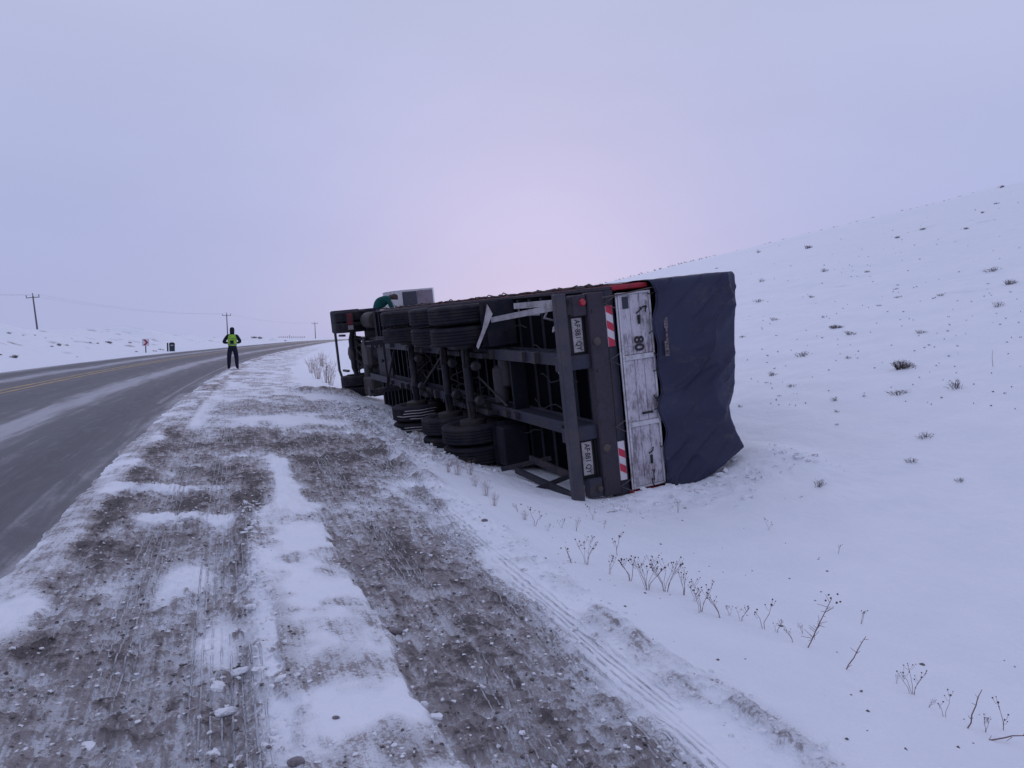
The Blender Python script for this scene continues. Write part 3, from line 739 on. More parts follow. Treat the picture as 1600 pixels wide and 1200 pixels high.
for k in range(26):
    x = .6 + k * .44 + rr.uniform(-.1, .1); sg = rr.choice((1, -1)); y = (.44 if sg > 0 else -.41)
    P('bracket', MB().box((x, y - .03 - .05 * rr.random(), .70 - .05 * rr.random()), (x + rr.uniform(.05, .14), y + .03 + .06 * rr.random(), .741), bev=.004), M[rr.choice(['chassis', 'rim', 'beam'])])
for k in range(7):
    y = rr.uniform(-.9, .95); x = rr.uniform(.4, 2.0); z0 = 1.04; pts = [(x + i * .16, y + .05 * math.sin(i * 1.3 + k), z0 - .05 - .09 * math.sin(i / 7 * PI) * rr.uniform(.5, 1)) for i in range(8)]
    P('cable', MB().tube(pts, .009, 5), M['black'], TRL, True)
for (x, y) in ((.0, 1.0), (.0, .30), (.0, -.05), (.0, -.32), (.0, -1.0)):
    P('bolt', MB().lathe([(0, -.014), (.013, -.012), (.016, 0), (.016, .01)], 8, 'X', (-.004, y, .975 + .02 * math.sin(y * 9))), M['rim'], TRL, True)
# mud flaps and mudguards
for sg in (1, -1):
    P('mud_flap', MB().box((2.68, sg * .56, .66), (2.698, sg * 1.215, 1.12), bev=.004), M['flap'])
    arc = MB(); aa = np.linspace(R(20), R(172), 14); r_ = .60; vs = []
    for a in aa:
        for y in (sg * .57, sg * 1.225): vs.append((3.34 + r_ * math.cos(a) - .05, y, .5 + r_ * math.sin(a) * .92))
    arc.add(vs, [(2 * i, 2 * i + 1, 2 * i + 3, 2 * i + 2) for i in range(len(aa) - 1)])
    P('mudguard', arc.add([(v[0] * 1, v[1], v[2] + .006) for v in vs], [(2 * i, 2 * i + 2, 2 * i + 3, 2 * i + 1) for i in range(len(aa) - 1)]), M['flap'], TRL, True)
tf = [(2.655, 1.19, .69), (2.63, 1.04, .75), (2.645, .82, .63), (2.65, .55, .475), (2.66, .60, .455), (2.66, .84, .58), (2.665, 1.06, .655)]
P('lit_flap_edge', MB().add(tf, [(0, 1, 6), (1, 2, 5, 6), (2, 3, 4, 5)]).add([(x + .006, y, z) for x, y, z in tf], [(6, 1, 0), (6, 5, 2, 1), (5, 4, 3, 2)]), M['lit_edge_snow'], TRL, label='pale strip coloured as the lit curled edge of the upper mud flap')  # light on the flap's curled edge, put in as a pale strip
# side guards: upper one hangs, lower one is bent in the snow
for p0, p1 in (((1.66, 1.13, .71), (.12, 1.135, .70)), ((2.55, .955, .70), (.30, 1.085, .70))):
    P('side_guard_rail', MB().bar(p0, p1, .03, .075, (0, 1, 0)), M['rail'])
P('side_guard_post', MB().tube([(1.55, 1.12, .72), (1.75, 1.0, .8), (1.6, .98, 1.04)], .014, 6), M['rail'])
P('side_guard_post', MB().tube([(.62, 1.07, .72), (.9, .95, .78), (1.05, .88, 1.04)], .014, 6), M['rail'])
P('hook', MB().tube([(.35, .90, .72), (.40, .84, .66), (.34, .80, .62), (.28, .84, .64)], .012, 6), M['rail'], TRL, True)
P('hook', MB().tube([(.30, .40, .70), (.30, .33, .62), (.25, .26, .62), (.2, .28, .70)], .016, 6), M['rail'], TRL, True)
lg = [((1.52, -1.05, .42), (.12, -1.16, .58)), ((1.55, -.94, .66), (.18, -1.04, .80))]
for p0, p1 in lg:
    P('side_guard_rail', MB().bar(p0, p1, .035, .085, (0, 1, 0)), M['chassis'], label='dark bent side guard rail half in snow')
P('side_guard_post', MB().bar((1.75, -1.06, .30), (1.30, -.93, .86), .03, .06, (0, 1, 0)), M['chassis'])
P('side_guard_post', MB().bar((.75, -1.16, .34), (.55, -.99, .92), .03, .06, (0, 1, 0)), M['chassis'])
# tool box plates behind the flap, landing legs, king pin plate
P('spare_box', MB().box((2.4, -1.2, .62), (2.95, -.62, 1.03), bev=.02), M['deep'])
for y in (.55, -.55):
    P('landing_leg', MB().box((9.4, y - .055, .35), (9.51, y + .055, 1.05), bev=.008).box((9.415, y - .04, .16), (9.495, y + .04, .36)).box((9.33, y - .1, .14), (9.58, y + .1, .16)), M['chassis'])
P('landing_brace', MB().bar((9.45, -.5, .55), (9.45, .5, .9), .03, .05).bar((9.45, -.5, .6), (9.45, .5, .6), .03, .05), M['chassis'])
P('coupling_plate', MB().box((10.6, -.6, 1.0), (LT - .1, .6, 1.045)).lathe([(0, .88), (.04, .88), (.04, .93), (.028, .95), (.045, 1.0)], 14, 'Z', (11.2, 0, 0)), M['chassis'])
P('rear_skirt_panel', MB().box((7.0, -1.19, .55), (8.9, -1.14, 1.05), bev=.01), M['flap'])

# tarpaulin
def zl(y): return 1.735 + .030 * math.cos(y * 2 * PI / .52) + .018 * math.sin(y * 7.3) + (.02 if y > 1.1 else 0)
ZR = [(1.30, 3.015), (1.1, 3.005), (.5, 2.945), (-.10, 2.885), (-.20, 2.86), (-.36, 2.735), (-.50, 2.775), (-.72, 2.86), (-.93, 2.965), (-.99, 2.86), (-1.10, 2.62), (-1.20, 2.38), (-1.262, 2.12)]
def zr(y): return float(np.interp(-y, [-p[0] for p in ZR], [p[1] for p in ZR]))
ny, nz = 110, 90; vs = []; yv = np.linspace(1.285, -1.262, ny)
def crease(y, z):
    a = R(38); q = y * math.cos(a) - z * math.sin(a); w = y * math.sin(a) + z * math.cos(a)
    yy, zz = np.array([q * 3.0]), np.array([w * .8])
    r1 = 1 - abs(vnoise(yy + .8 * vnoise(zz * 1.3, yy * .6, 3), zz, 7))[0]
    r2 = 1 - abs(vnoise(yy * 2.3 + 5, zz * 1.5 + 2, 9))[0]
    a2 = R(20); q2 = y * math.cos(a2) - z * math.sin(a2); w2 = y * math.sin(a2) + z * math.cos(a2)
    r3 = 1 - abs(vnoise(np.array([q2 * 1.7 + 3]), np.array([w2 * .5 + 1]), 17))[0]
    return .085 * r1 ** 6 + .035 * r2 ** 6 + .11 * r3 ** 9 + .03 * vnoise(np.array([y * 1.3]), np.array([z * 1.5]), 13)[0]
for y in yv:
    a, b = zl(y), zr(y)
    for j in range(nz):
        k = j / (nz - 1); z = a + (b - a) * k
        x = -.085 - .05 * math.sin(PI * k) - crease(y, z) * min(1, 6 * k + .35, (1 - k) * 5 + .12)
        ex = max(0, 1 - (b - z) / .07); x += .085 * ex ** 2
        ey = max(0, 1 - (1.285 - y) / .06); x += .06 * ey ** 2
        low = max(0, (-.95 - y) / .3); x += .10 * low ** 2 * k
        x -= .05 * max(0, 1 - abs(y + .36) / .18) * k
        vs.append((x, y, z - .0))
fs = [(i * nz + j, i * nz + j + 1, (i + 1) * nz + j + 1, (i + 1) * nz + j) for i in range(ny - 1) for j in range(nz - 1)]
tp = MB().add(vs, fs)
xs = [.0, .12, .3, .6, 1, 1.6] + list(np.linspace(2.4, LT + .08, 26))
base_top = [vs[i * nz + nz - 1] for i in range(ny)]
def sheet(rows):
    k = len(rows[0]); b = [p for r_ in rows for p in r_]
    tp.add(b, [(i * k + j, i * k + j + 1, (i + 1) * k + j + 1, (i + 1) * k + j) for i in range(len(rows) - 1) for j in range(k - 1)])
rows = [base_top]
for x in xs[1:]:
    f_ = min(1, x / 1.6); f_ = f_ * f_ * (3 - 2 * f_)
    rows.append([(x, p[1] + (0 if abs(p[1]) < 1.2 else .0), p[2] + (2.98 + .03 * math.sin(x * 5) * math.cos(p[1] * 3) + .05 * max(0, 1 - abs((x * 1.1) % 1 - .5) * 4) - .04 * p[1] ** 4 / 2 - p[2]) * f_) for p in base_top])
sheet(rows)
for col, ysg in ((0, 1), (ny - 1, -1)):
    edge_ = [vs[col * nz + j] for j in range(nz)]; topz = edge_[-1][2]
    rows2 = [edge_]
    for ri, x in enumerate(xs[1:]):
        tz = rows[ri + 1][0 if ysg > 0 else -1][2]; b0 = 1.74
        rows2.append([(x, ysg * (abs(p[1]) + .012 * math.sin(x * 7 + j * .2)) if j < nz - 1 else rows[ri + 1][0 if ysg > 0 else -1][1], b0 + (tz - b0) * j / (nz - 1)) for j, p in enumerate(edge_)])
    sheet(rows2)
tmesh = tp.mesh('tarpaulin', M['tarp'], True)
bm = bmesh.new(); bm.from_mesh(tmesh); bmesh.ops.remove_doubles(bm, verts=bm.verts, dist=.0015); bmesh.ops.recalc_face_normals(bm, faces=bm.faces); bm.to_mesh(tmesh); bm.free()
tarp = bpy.data.objects.new('tarpaulin', tmesh); COL.objects.link(tarp); tarp.parent = TRL; tarp['label'] = 'creased navy tarpaulin over the load'
def tarp_line(name, pts, w):
    mb = MB(); v = []
    for (y, z) in pts:
        k = (z - zl(y)) / (zr(y) - zl(y)); i = int(np.clip(round((1.285 - y) / (1.285 + 1.262) * (ny - 1)), 0, ny - 1)); j = int(np.clip(round(k * (nz - 1)), 0, nz - 1))
        x = vs[i * nz + j][0]; v += [(x - .008, y, z - w), (x - .011, y, z), (x - .008, y, z + w)]
    mb.add(v, [(3 * q + c, 3 * q + c + 1, 3 * q + c + 4, 3 * q + c + 3) for q in range(len(pts) - 1) for c in (0, 1)])
    return P(name, mb, M['tarp'], tarp, True)
tarp_line('hem', [(y, zl(y) + .035) for y in yv[2:-2]], .018)
# brand patch: a pale tag with worn, unreadable marks
pt = P('patch', MB().box((-.165, .70, 1.835), (-.155, .83, 1.885)).box((-.165, .55, 1.85), (-.157, .70, 1.872)).box((-.165, .37, 1.825), (-.155, .55, 1.875)), M['patch'], tarp, label='frayed tan patch sewn on the tarpaulin')
mk = MB()
for y0, y1, z0, z1 in ((.80, .79, 1.842, 1.878), (.77, .76, 1.842, 1.878), (.74, .73, 1.842, 1.87), (.52, .51, 1.832, 1.868), (.485, .465, 1.836, 1.85), (.44, .41, 1.832, 1.866), (.40, .39, 1.84, 1.87), (.66, .64, 1.853, 1.868), (.60, .58, 1.853, 1.868)):
    mk.box((-.1665, y1, z0), (-.1645, y0, z1))
P('patch_marks', mk, M['beam'], tarp)
for y in np.linspace(1.15, -1.15, 6):
    P('eyelet_tie', MB().tube([(-.09, y, zl(y) + .03), (-.10, y - .03, zl(y) - .05), (-.07, y - .02, 1.70)], .006, 5), M['black'], tarp)

# ------------------------------------------------------------------ tractor unit lying ahead of the trailer
TR = empty('tractor_unit', (-4.47, 22.0, .95), (R(84), R(0), R(118)))
tag(TR, 'tractor unit on its side beyond the trailer, white cab and open dark chassis showing', 'truck')
off = Matrix.Translation((0, 0, -.5))
def Q(name, mb, mat, parent=TR, smooth=False):      # local Z measured from its road level
    mb.v = [(x, y, z - .5) for x, y, z in mb.v] if parent is TR else mb.v
    return mb.build(name, mat, parent, smooth)
for sg in (1, -1):
    w_ = wheel(TR, 0, sg * 1.07, 0, sg); wheel(TR, 0, sg * .76, 0, -sg)
    Q('wheel_arch', (lambda mb: mb)(MB().box((.38, sg * .62, .30), (.62, sg * 1.24, 1.12), bev=.04).box((-.5, sg * .62, .98), (.5, sg * 1.24, 1.10), bev=.03).box((-.60, sg * .62, .72), (-.50, sg * 1.24, 1.08), bev=.03)), M['flap'])
    Q('chassis_rail', MB().box((-1.7, sg * .40 - .035, .72), (.95, sg * .40 + .035, .97)), M['chassis'])
    Q('leaf_spring', MB().box((-.62, sg * .40 - .04, .60), (.62, sg * .40 + .04, .66)).box((-.45, sg * .40 - .04, .56), (.45, sg * .40 + .04, .60)), M['chassis'])
    Q('shock_absorber', MB().tube([(.12, sg * .50, .50), (.25, sg * .33, 1.0)], .035, 8), M['black'])
    Q('bumper_bracket', MB().box((.55, sg * .52 - .03, .34), (1.02, sg * .52 + .03, .42)), M['bar'])
    Q('brace_bar', MB().bar((.15, sg * .12, .5), (-.55, sg * .38, .72), .05, .05).bar((-.1, sg * .05, .62), (-.62, sg * .30, .62), .04, .04), M['chassis'])
# outer block beside the upper wheel with its lamp
Q('corner_panel', MB().box((.62, .60, .16), (1.06, 1.26, .95), bev=.04), M['flap'])
Q('corner_panel', MB().box((.62, -1.26, .25), (1.06, -.72, .95), bev=.04), M['flap'])
lb = Q('lamp_cluster', MB().box((-.60, .66, .16), (-.582, 1.17, .37), bev=.006).box((-.585, .8, .30), (-.50, .9, .62)), M['black'])
lr = MB().box((-.612, .84, -.31), (-.601, 1.15, -.16), bev=.004).build('lamp_lens', M['lamp_dull'], lb)
lw = MB().box((-.612, .70, -.31), (-.601, .82, -.16), bev=.004).build('lamp_lens', M['tape_grey'], lb)
Q('transfer_case', MB().box((-1.25, -.38, .46), (-.62, .36, .96), bev=.09), M['rim'])
Q('battery_box', MB().box((-1.45, -1.15, .42), (-.66, -.62, .98), bev=.05), M['rim'])
Q('air_filter', MB().lathe([(0, -1.45), (.19, -1.44), (.22, -1.38), (.22, -.78), (.19, -.72), (0, -.71)], 18, 'X', (0, .92, .72)), M['rim'], TR, True)
Q('axle', MB().tube([(0, -.95, .5), (0, -.62, .47), (0, -.4, .40), (0, .4, .40), (0, .62, .47), (0, .95, .5)], .07, 10), M['chassis'], TR, True)
Q('engine_sump', MB().lathe([(0, -.50), (.10, -.46), (.16, -.30), (.24, -.14), (.26, .0), (.24, .14), (.16, .3), (.10, .46), (0, .50)], 20, 'Y', (.30, 0, .62)), M['rim'], TR, True)
Q('engine_block', MB().box((-.95, -.30, .62), (-.25, .30, 1.12), bev=.05), M['deep'])
Q('gearbox', MB().lathe([(0, -1.65), (.14, -1.6), (.2, -1.4), (.24, -1.1), (.24, -.9), (0, -.9)], 16, 'X', (0, 0, .8)), M['deep'], TR, True)
Q('track_rod', MB().tube([(-.22, -.9, .48), (-.22, .9, .48)], .025, 8), M['chassis'])
Q('cross_member', MB().box((.80, -.45, .74), (.94, .45, .94)), M['chassis'])
Q('bumper_tube', MB().tube([(1.03, .72, .25), (1.03, .5, .25), (1.03, -.5, .25), (1.02, -.72, .30), (.98, -.95, .42), (.92, -1.14, .55)], .038, 10), M['bar'], TR, True)
Q('bumper_end', MB().tube([(.985, -.93, .405), (.93, -1.10, .53), (.90, -1.2, .6)], .052, 10), M['red'], TR, True)
Q('bumper_end', MB().box((1.0, .74, .19), (1.07, 1.22, .28), bev=.02), M['beam'], TR)
Q('air_tank', MB().lathe([(0, -.9), (.09, -.88), (.12, -.82), (.12, -.35), (.09, -.29), (0, -.27)], 16, 'Y', (-.85, 0, .55)), M['rim'], TR, True)
Q('prop_shaft', MB().tube([(.1, 0, .62), (-1.7, 0, .72)], .06, 10), M['chassis'], TR, True)
for y0 in (-.25, .05, .3):
    Q('hose', MB().tube([(.2, y0, .7), (-.2, y0 + .12, .45), (-.6, y0 - .1, .5), (-1.1, y0 + .1, .75)], .02, 6), M['black'], TR, True)
# cab, seen from behind: white corner frame, dark and grey panels
def cabshell():
    mb = MB(); sec = [(-1.0, 1.70), (.62, 1.70), (.68, 1.78), (.64, 1.9), (.42, 2.55), (.2, 2.68), (-.85, 2.74), (-1.0, 2.64)]
    ys = (1.36, 1.33, 1.25); n = len(sec); rings = []
    for y, k in ((1.62, .96), (1.66, 1.0), (-.86, 1.0), (-.90, .96)):
        rings.append([(x * k - .15 * (1 - k), y, 1.9 + (z - 1.9) * k) for x, z in sec])
    v = [p for r_ in rings for p in r_]
    f = [(i * n + j, i * n + (j + 1) % n, (i + 1) * n + (j + 1) % n, (i + 1) * n + j) for i in range(3) for j in range(n)]
    f += [tuple(range(n))[::-1], tuple(range(3 * n, 4 * n))]
    return mb.add(v, f)
cabo = Q('cab', cabshell(), M['cab'])
def C(name, mb, mat):
    mb.v = [(x, y, z - .5) for x, y, z in mb.v]; return mb.build(name, mat, cabo)
C('rear_panel', MB().box((-1.015, .85, 2.165), (-1.001, 1.615, 2.63), bev=.01), M['cab_grey'])
C('rear_window', MB().box((-1.015, .85, 1.72), (-1.001, 1.605, 2.15), bev=.01), M['glass_dark'])
C('rear_panel', MB().box((-1.012, -.8, 1.75), (-1.001, .82, 2.6), bev=.01), M['cab_grey'])
C('side_window', MB().box((-.4, 1.656, 1.7), (.45, 1.666, 2.3), bev=.004), M['glass_dark'])
C('windscreen', MB().add([(.655, 1.15, 1.8), (.655, -1.0, 1.8), (.48, -1.0, 2.42), (.48, 1.15, 2.42)], [(0, 1, 2, 3)]).add([(.665, 1.15, 1.8), (.665, -1.0, 1.8), (.49, -1.0, 2.42), (.49, 1.15, 2.42)], [(3, 2, 1, 0)]), M['glass_dark'])
C('cab_base', MB().box((-.95, -.85, .99), (.60, .90, 1.69), bev=.04), M['chassis'])
C('grille', MB().box((.605, -.8, 1.1), (.66, .85, 1.6), bev=.02), M['black'])

bpy.context.view_layer.update()

# ------------------------------------------------------------------ people
def skin_body(name, J, E_, mats, matf, sub=2, root='pelvis'):
    keys = list(J); idx = {k: i for i, k in enumerate(keys)}
    m_ = bpy.data.meshes.new(name); m_.from_pydata([J[k][0] for k in keys], [(idx[a], idx[b]) for a, b in E_], [])
    ob = bpy.data.objects.new(name, m_); COL.objects.link(ob)
    md = ob.modifiers.new('skin', 'SKIN'); md.use_smooth_shade = True; md.branch_smoothing = .3
    if not m_.skin_vertices:
        with bpy.context.temp_override(object=ob, active_object=ob): bpy.ops.object.skin_root_mark()
    for k in keys:
        d = m_.skin_vertices[0].data[idx[k]]; r_ = J[k][1]; d.radius = r_ if isinstance(r_, tuple) else (r_, r_)
        d.use_root = (k == root)
    sb = ob.modifiers.new('sub', 'SUBSURF'); sb.levels = sub; sb.render_levels = sub
    dg = bpy.context.evaluated_depsgraph_get(); me2 = bpy.data.meshes.new_from_object(ob.evaluated_get(dg))
    bpy.data.objects.remove(ob)
    for mm in mats: me2.materials.append(mm)
    for p in me2.polygons: p.material_index = matf(p.center); p.use_smooth = True
    me2.name = name
    o = bpy.data.objects.new(name, me2); COL.objects.link(o); return o
# walker in a lime vest, seen from behind (local: faces +Y, left is -X ... metres from the ground)
J = {'pelvis': ((0, 0, .96), (.155, .115)), 'waist': ((0, .01, 1.10), (.150, .110)), 'chest': ((0, .0, 1.32), (.175, .125)), 'neckb': ((0, .0, 1.47), (.09, .08)), 'neck': ((0, .02, 1.53), .058), 'head': ((0, .04, 1.63), (.078, .095)), 'crown': ((0, .03, 1.72), (.066, .080))}
E_ = [('pelvis', 'waist'), ('waist', 'chest'), ('chest', 'neckb'), ('neckb', 'neck'), ('neck', 'head'), ('head', 'crown')]
for n_, sg in (('l', -1), ('r', 1)):
    J.update({n_ + 'sho': ((sg * .185, -.01, 1.42), .092), n_ + 'elb': ((sg * (.32 if sg > 0 else .35), -.03, 1.17 if sg > 0 else 1.14), .075), n_ + 'wri': ((sg * .20, .20, 1.12), .042), n_ + 'palm': ((sg * .11, .27, 1.14), (.036, .026)),
              n_ + 'hip': ((sg * .105, 0, .88), .122), n_ + 'knee': ((sg * .130 + (.02 if sg > 0 else -.01), .02 + .05 * sg, .50), .092), n_ + 'shin': ((sg * .138 + (.02 if sg > 0 else -.01), .0 + .03 * sg, .28), .082), n_ + 'ank': ((sg * .145 + (.03 if sg > 0 else -.01), -.01, .11), .068), n_ + 'toe': ((sg * .165 + (.03 if sg > 0 else -.01), .15, .05), (.055, .042))})
    E_ += [('chest', n_ + 'sho'), (n_ + 'sho', n_ + 'elb'), (n_ + 'elb', n_ + 'wri'), (n_ + 'wri', n_ + 'palm'), ('pelvis', n_ + 'hip'), (n_ + 'hip', n_ + 'knee'), (n_ + 'knee', n_ + 'shin'), (n_ + 'shin', n_ + 'ank'), (n_ + 'ank', n_ + 'toe')]
    for q in range(4):      # fingers curled towards the phone, thumb on the near side
        a = (sg * (.085 - .004 * q), .30 + .008 * q, 1.155 - .018 * q); b = (sg * (.045), .315 + .004 * q, 1.158 - .018 * q)
        J.update({f'{n_}f{q}a': (a, .011), f'{n_}f{q}b': (b, .009)}); E_ += [(n_ + 'palm', f'{n_}f{q}a'), (f'{n_}f{q}a', f'{n_}f{q}b')]
    J.update({n_ + 'tha': ((sg * .085, .255, 1.175), .012), n_ + 'thb': ((sg * .055, .275, 1.195), .010)}); E_ += [(n_ + 'palm', n_ + 'tha'), (n_ + 'tha', n_ + 'thb')]
def mf(c):
    if c.z < .13: return 2
    if c.z < .98: return 0
    if c.y > .235 and c.z < 1.3: return 3
    if c.z > 1.5: return 3 if c.y > .06 else 4
    return 1
px = hit(364, 577); WK = skin_body('person', J, E_, [M['navy'], M['jacket'], M['boot'], M['skin'], M['hood']], mf)
WK.location = (px[0], px[1], ground_z(px[0], px[1]) - .01); WK.rotation_euler = (0, 0, R(16))
tag(WK, 'person in dark clothes and lime safety vest walking away along the road edge', 'person')
def loft(sections, n=24):
    mb = MB(); v = []
    for z, a, b, cy in sections:
        for i in range(n):
            q = 2 * PI * i / n; ca, sa = math.cos(q), math.sin(q)
            v.append((a * math.copysign(abs(ca) ** .8, ca), cy + b * math.copysign(abs(sa) ** .8, sa), z))
    f = [(i * n + j, i * n + (j + 1) % n, (i + 1) * n + (j + 1) % n, (i + 1) * n + j) for i in range(len(sections) - 1) for j in range(n)]
    return mb.add(v, f)
vest = loft([(1.00, .178, .148, 0), (1.10, .176, .146, .005), (1.25, .186, .150, 0), (1.36, .186, .148, 0), (1.44, .150, .118, 0), (1.475, .120, .10, 0)]).build('vest', M['vest'], WK, True)
loft([(1.035, .1805, .1505, 0), (1.075, .1795, .1495, 0)]).build('reflective_band', M['tape'], vest, True)
MB().box((-.075, -.162, 1.085), (.065, -.150, 1.225)).build('back_panel', M['jacket'], vest)
MB().box((-.10, -.159, 1.29), (.10, -.150, 1.315)).build('reflective_band', M['tape'], vest)
loft([(1.50, .090, .088, .0), (1.56, .092, .108, .01), (1.66, .096, .114, .015), (1.74, .085, .100, .015), (1.775, .045, .055, .015), (1.782, .004, .004, .015)]).build('hood', M['hood'], WK, True)
# person in green bent over at the cab
GP = Vector((-3.55, 20.9, 1.40))
J = {'pelvis': ((-.14, 0, .80), (.19, .17)), 'waist': ((-.06, .02, .93), (.21, .20)), 'chest': ((.08, .04, 1.02), (.22, .21)), 'neckb': ((.22, .05, 1.08), (.12, .11)), 'neck': ((.27, .05, 1.10), .065), 'head': ((.34, .06, 1.12), (.085, .08)), 'crown': ((.40, .06, 1.10), (.065, .065))}
E_ = [('pelvis', 'waist'), ('waist', 'chest'), ('chest', 'neckb'), ('neckb', 'neck'), ('neck', 'head'), ('head', 'crown')]
for n_, sg in (('l', 1), ('r', -1)):
    J.update({n_ + 'sho': ((.20, sg * .19 + .04, 1.04), .08), n_ + 'elb': ((.30, sg * .24 + .04, .80), .06), n_ + 'wri': ((.44, sg * .20 + .04, .62), .042), n_ + 'palm': ((.49, sg * .18 + .04, .56), (.036, .028)),
              n_ + 'hip': ((-.14, sg * .10, .76), .11), n_ + 'knee': ((.02, sg * .13, .42), .075), n_ + 'ank': ((-.12, sg * .13, .09), .055), n_ + 'toe': ((.05, sg * .14, .04), (.05, .038))})
    E_ += [('chest', n_ + 'sho'), (n_ + 'sho', n_ + 'elb'), (n_ + 'elb', n_ + 'wri'), (n_ + 'wri', n_ + 'palm'), ('pelvis', n_ + 'hip'), (n_ + 'hip', n_ + 'knee'), (n_ + 'knee', n_ + 'ank'), (n_ + 'ank', n_ + 'toe')]
    for q in range(4):
        a = (.535, sg * .18 + .04 - .03 + .02 * q, .525); J.update({f'{n_}f{q}a': (a, .011), f'{n_}f{q}b': ((.545, a[1], .49), .009)}); E_ += [(n_ + 'palm', f'{n_}f{q}a'), (f'{n_}f{q}a', f'{n_}f{q}b')]
    J.update({n_ + 'tha': ((.50, sg * .13 + .04, .53), .012), n_ + 'thb': ((.52, sg * .12 + .04, .50), .010)}); E_ += [(n_ + 'palm', n_ + 'tha'), (n_ + 'tha', n_ + 'thb')]
def mf2(c):
    if c.z < .12 and c.x < .3: return 2
    if c.x > .455 and c.z < .66: return 3
    if c.x > .265 and c.z > .98: return 4 if c.z > 1.06 else 3
    if c.z < .80 and c.x < .18: return 0
    return 1
GB = skin_body('person', J, E_, [M['navy'], M['green'], M['boot'], M['skin'], M['hair']], mf2)
GB.location = GP; GB.rotation_euler = (0, 0, R(8))
tag(GB, 'person in green jacket bending over on the overturned truck beside the white cab', 'person')
loft([(1.04, .10, .095, 0), (1.10, .10, .095, 0), (1.16, .085, .08, 0), (1.19, .04, .04, 0), (1.195, .003, .003, 0)]).build('cap', M['hair'], GB, True).location = (.36, .06, .0)

# ------------------------------------------------------------------ roadside things across the road
p = hit(228, 551); sg_ = empty('chevron_sign', (p[0], p[1], ground_z(p[0], p[1]) - .05), (0, 0, R(24)))
tag(sg_, 'white road sign with red chevron pointing right on short grey post', 'sign')
MB().box((-.04, -.04, 0), (.04, .04, .62), bev=.006).build('post', M['bin'], sg_)
MB().box((-.26, -.075, .58), (.26, -.045, 1.14), bev=.008).build('board', M['sign_white'], sg_)
MB().add([(-.19, -.0765, 1.10), (-.02, -.0765, 1.10), (.19, -.0765, .86), (-.02, -.0765, .62), (-.19, -.0765, .62), (.02, -.0765, .86)], [(0, 1, 2, 5), (5, 2, 3, 4)]).build('chevron', M['sign_red'], sg_)
p = hit(267, 549); bn = empty('litter_bin', (p[0], p[1], ground_z(p[0], p[1]) - .03), (0, 0, R(20)))
tag(bn, 'dark green roadside litter bin with post beside it', 'bin')
MB().lathe([(0, 0), (.20, 0), (.215, .03), (.225, .60), (.235, .62), (.225, .64)], 20, 'Z', (.10, 0, 0)).build('body', M['bin'], bn, True)
MB().lathe([(.24, .63), (.23, .70), (.15, .78), (0, .80)], 20, 'Z', (.10, 0, 0)).build('lid', M['black'], bn, True)
MB().box((.02, -.245, .50), (.22, -.222, .60)).build('label_plate', M['rail'], bn)
MB().box((-.30, -.05, 0), (-.18, .05, .76), bev=.01).build('post', M['bin'], bn)

# power line
tops = []
POLES = [(60, 521, 53, 459, 141), (356, 529, 355.5, 489, 208), (493, 530, 491, 503, 306)]
def pole(x, y, zb, h, lean, lab):
    r_ = empty('utility_pole', (x, y, zb), (0, R(lean), R(8)))
    tag(r_, lab, 'utility pole', 'utility poles across the snowfield')
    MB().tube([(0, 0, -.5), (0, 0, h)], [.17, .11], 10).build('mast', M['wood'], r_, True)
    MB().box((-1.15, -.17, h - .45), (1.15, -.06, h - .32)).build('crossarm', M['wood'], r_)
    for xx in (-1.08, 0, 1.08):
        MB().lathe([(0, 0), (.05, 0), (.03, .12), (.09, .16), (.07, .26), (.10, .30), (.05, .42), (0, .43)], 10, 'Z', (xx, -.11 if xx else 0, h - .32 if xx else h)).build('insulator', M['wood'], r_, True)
    bpy.context.view_layer.update()
    return [r_.matrix_world @ Vector((xx, -.11 if xx else 0, h + .1 if not xx else h + .09)) for xx in (-1.08, 0, 1.08)]
for k, (u0, v0, u1, v1, d) in enumerate(POLES):
    q0 = CAM + raydir(u0, v0) * d; q1 = CAM + raydir(u1, v1) * d; gz = ground_z(q0[0], q0[1])
    lab = ['weathered wooden utility pole standing on the snowy bank', 'slim wooden utility pole rising behind the walking person', 'thin distant utility pole beside the far end of the road'][k]
    tops.append(pole(q0[0], q0[1], gz - .1, q1[2] - gz - .2, -5 if k == 0 else -1.5, lab))
# line runs on beyond both ends
q = np.array(tops[0][1]) * 2 - np.array(tops[1][1])
tops.insert(0, pole(q[0], q[1], ground_z(q[0], q[1]) - .1, 7.6, -2, 'wooden utility pole at the open end of the power line'))
for a, b in zip(tops[:-1], tops[1:]):
    for p0, p1 in zip(a, b):
        pts = [p0.lerp(p1, k / 14) - Vector((0, 0, 1.1 * 4 * (k / 14) * (1 - k / 14))) for k in range(15)]
        tag(MB().tube(pts, .007, 4).build('power_wire', M['rail']), 'thin overhead wire strung between the utility poles', 'wire', 'overhead wires of the power line')

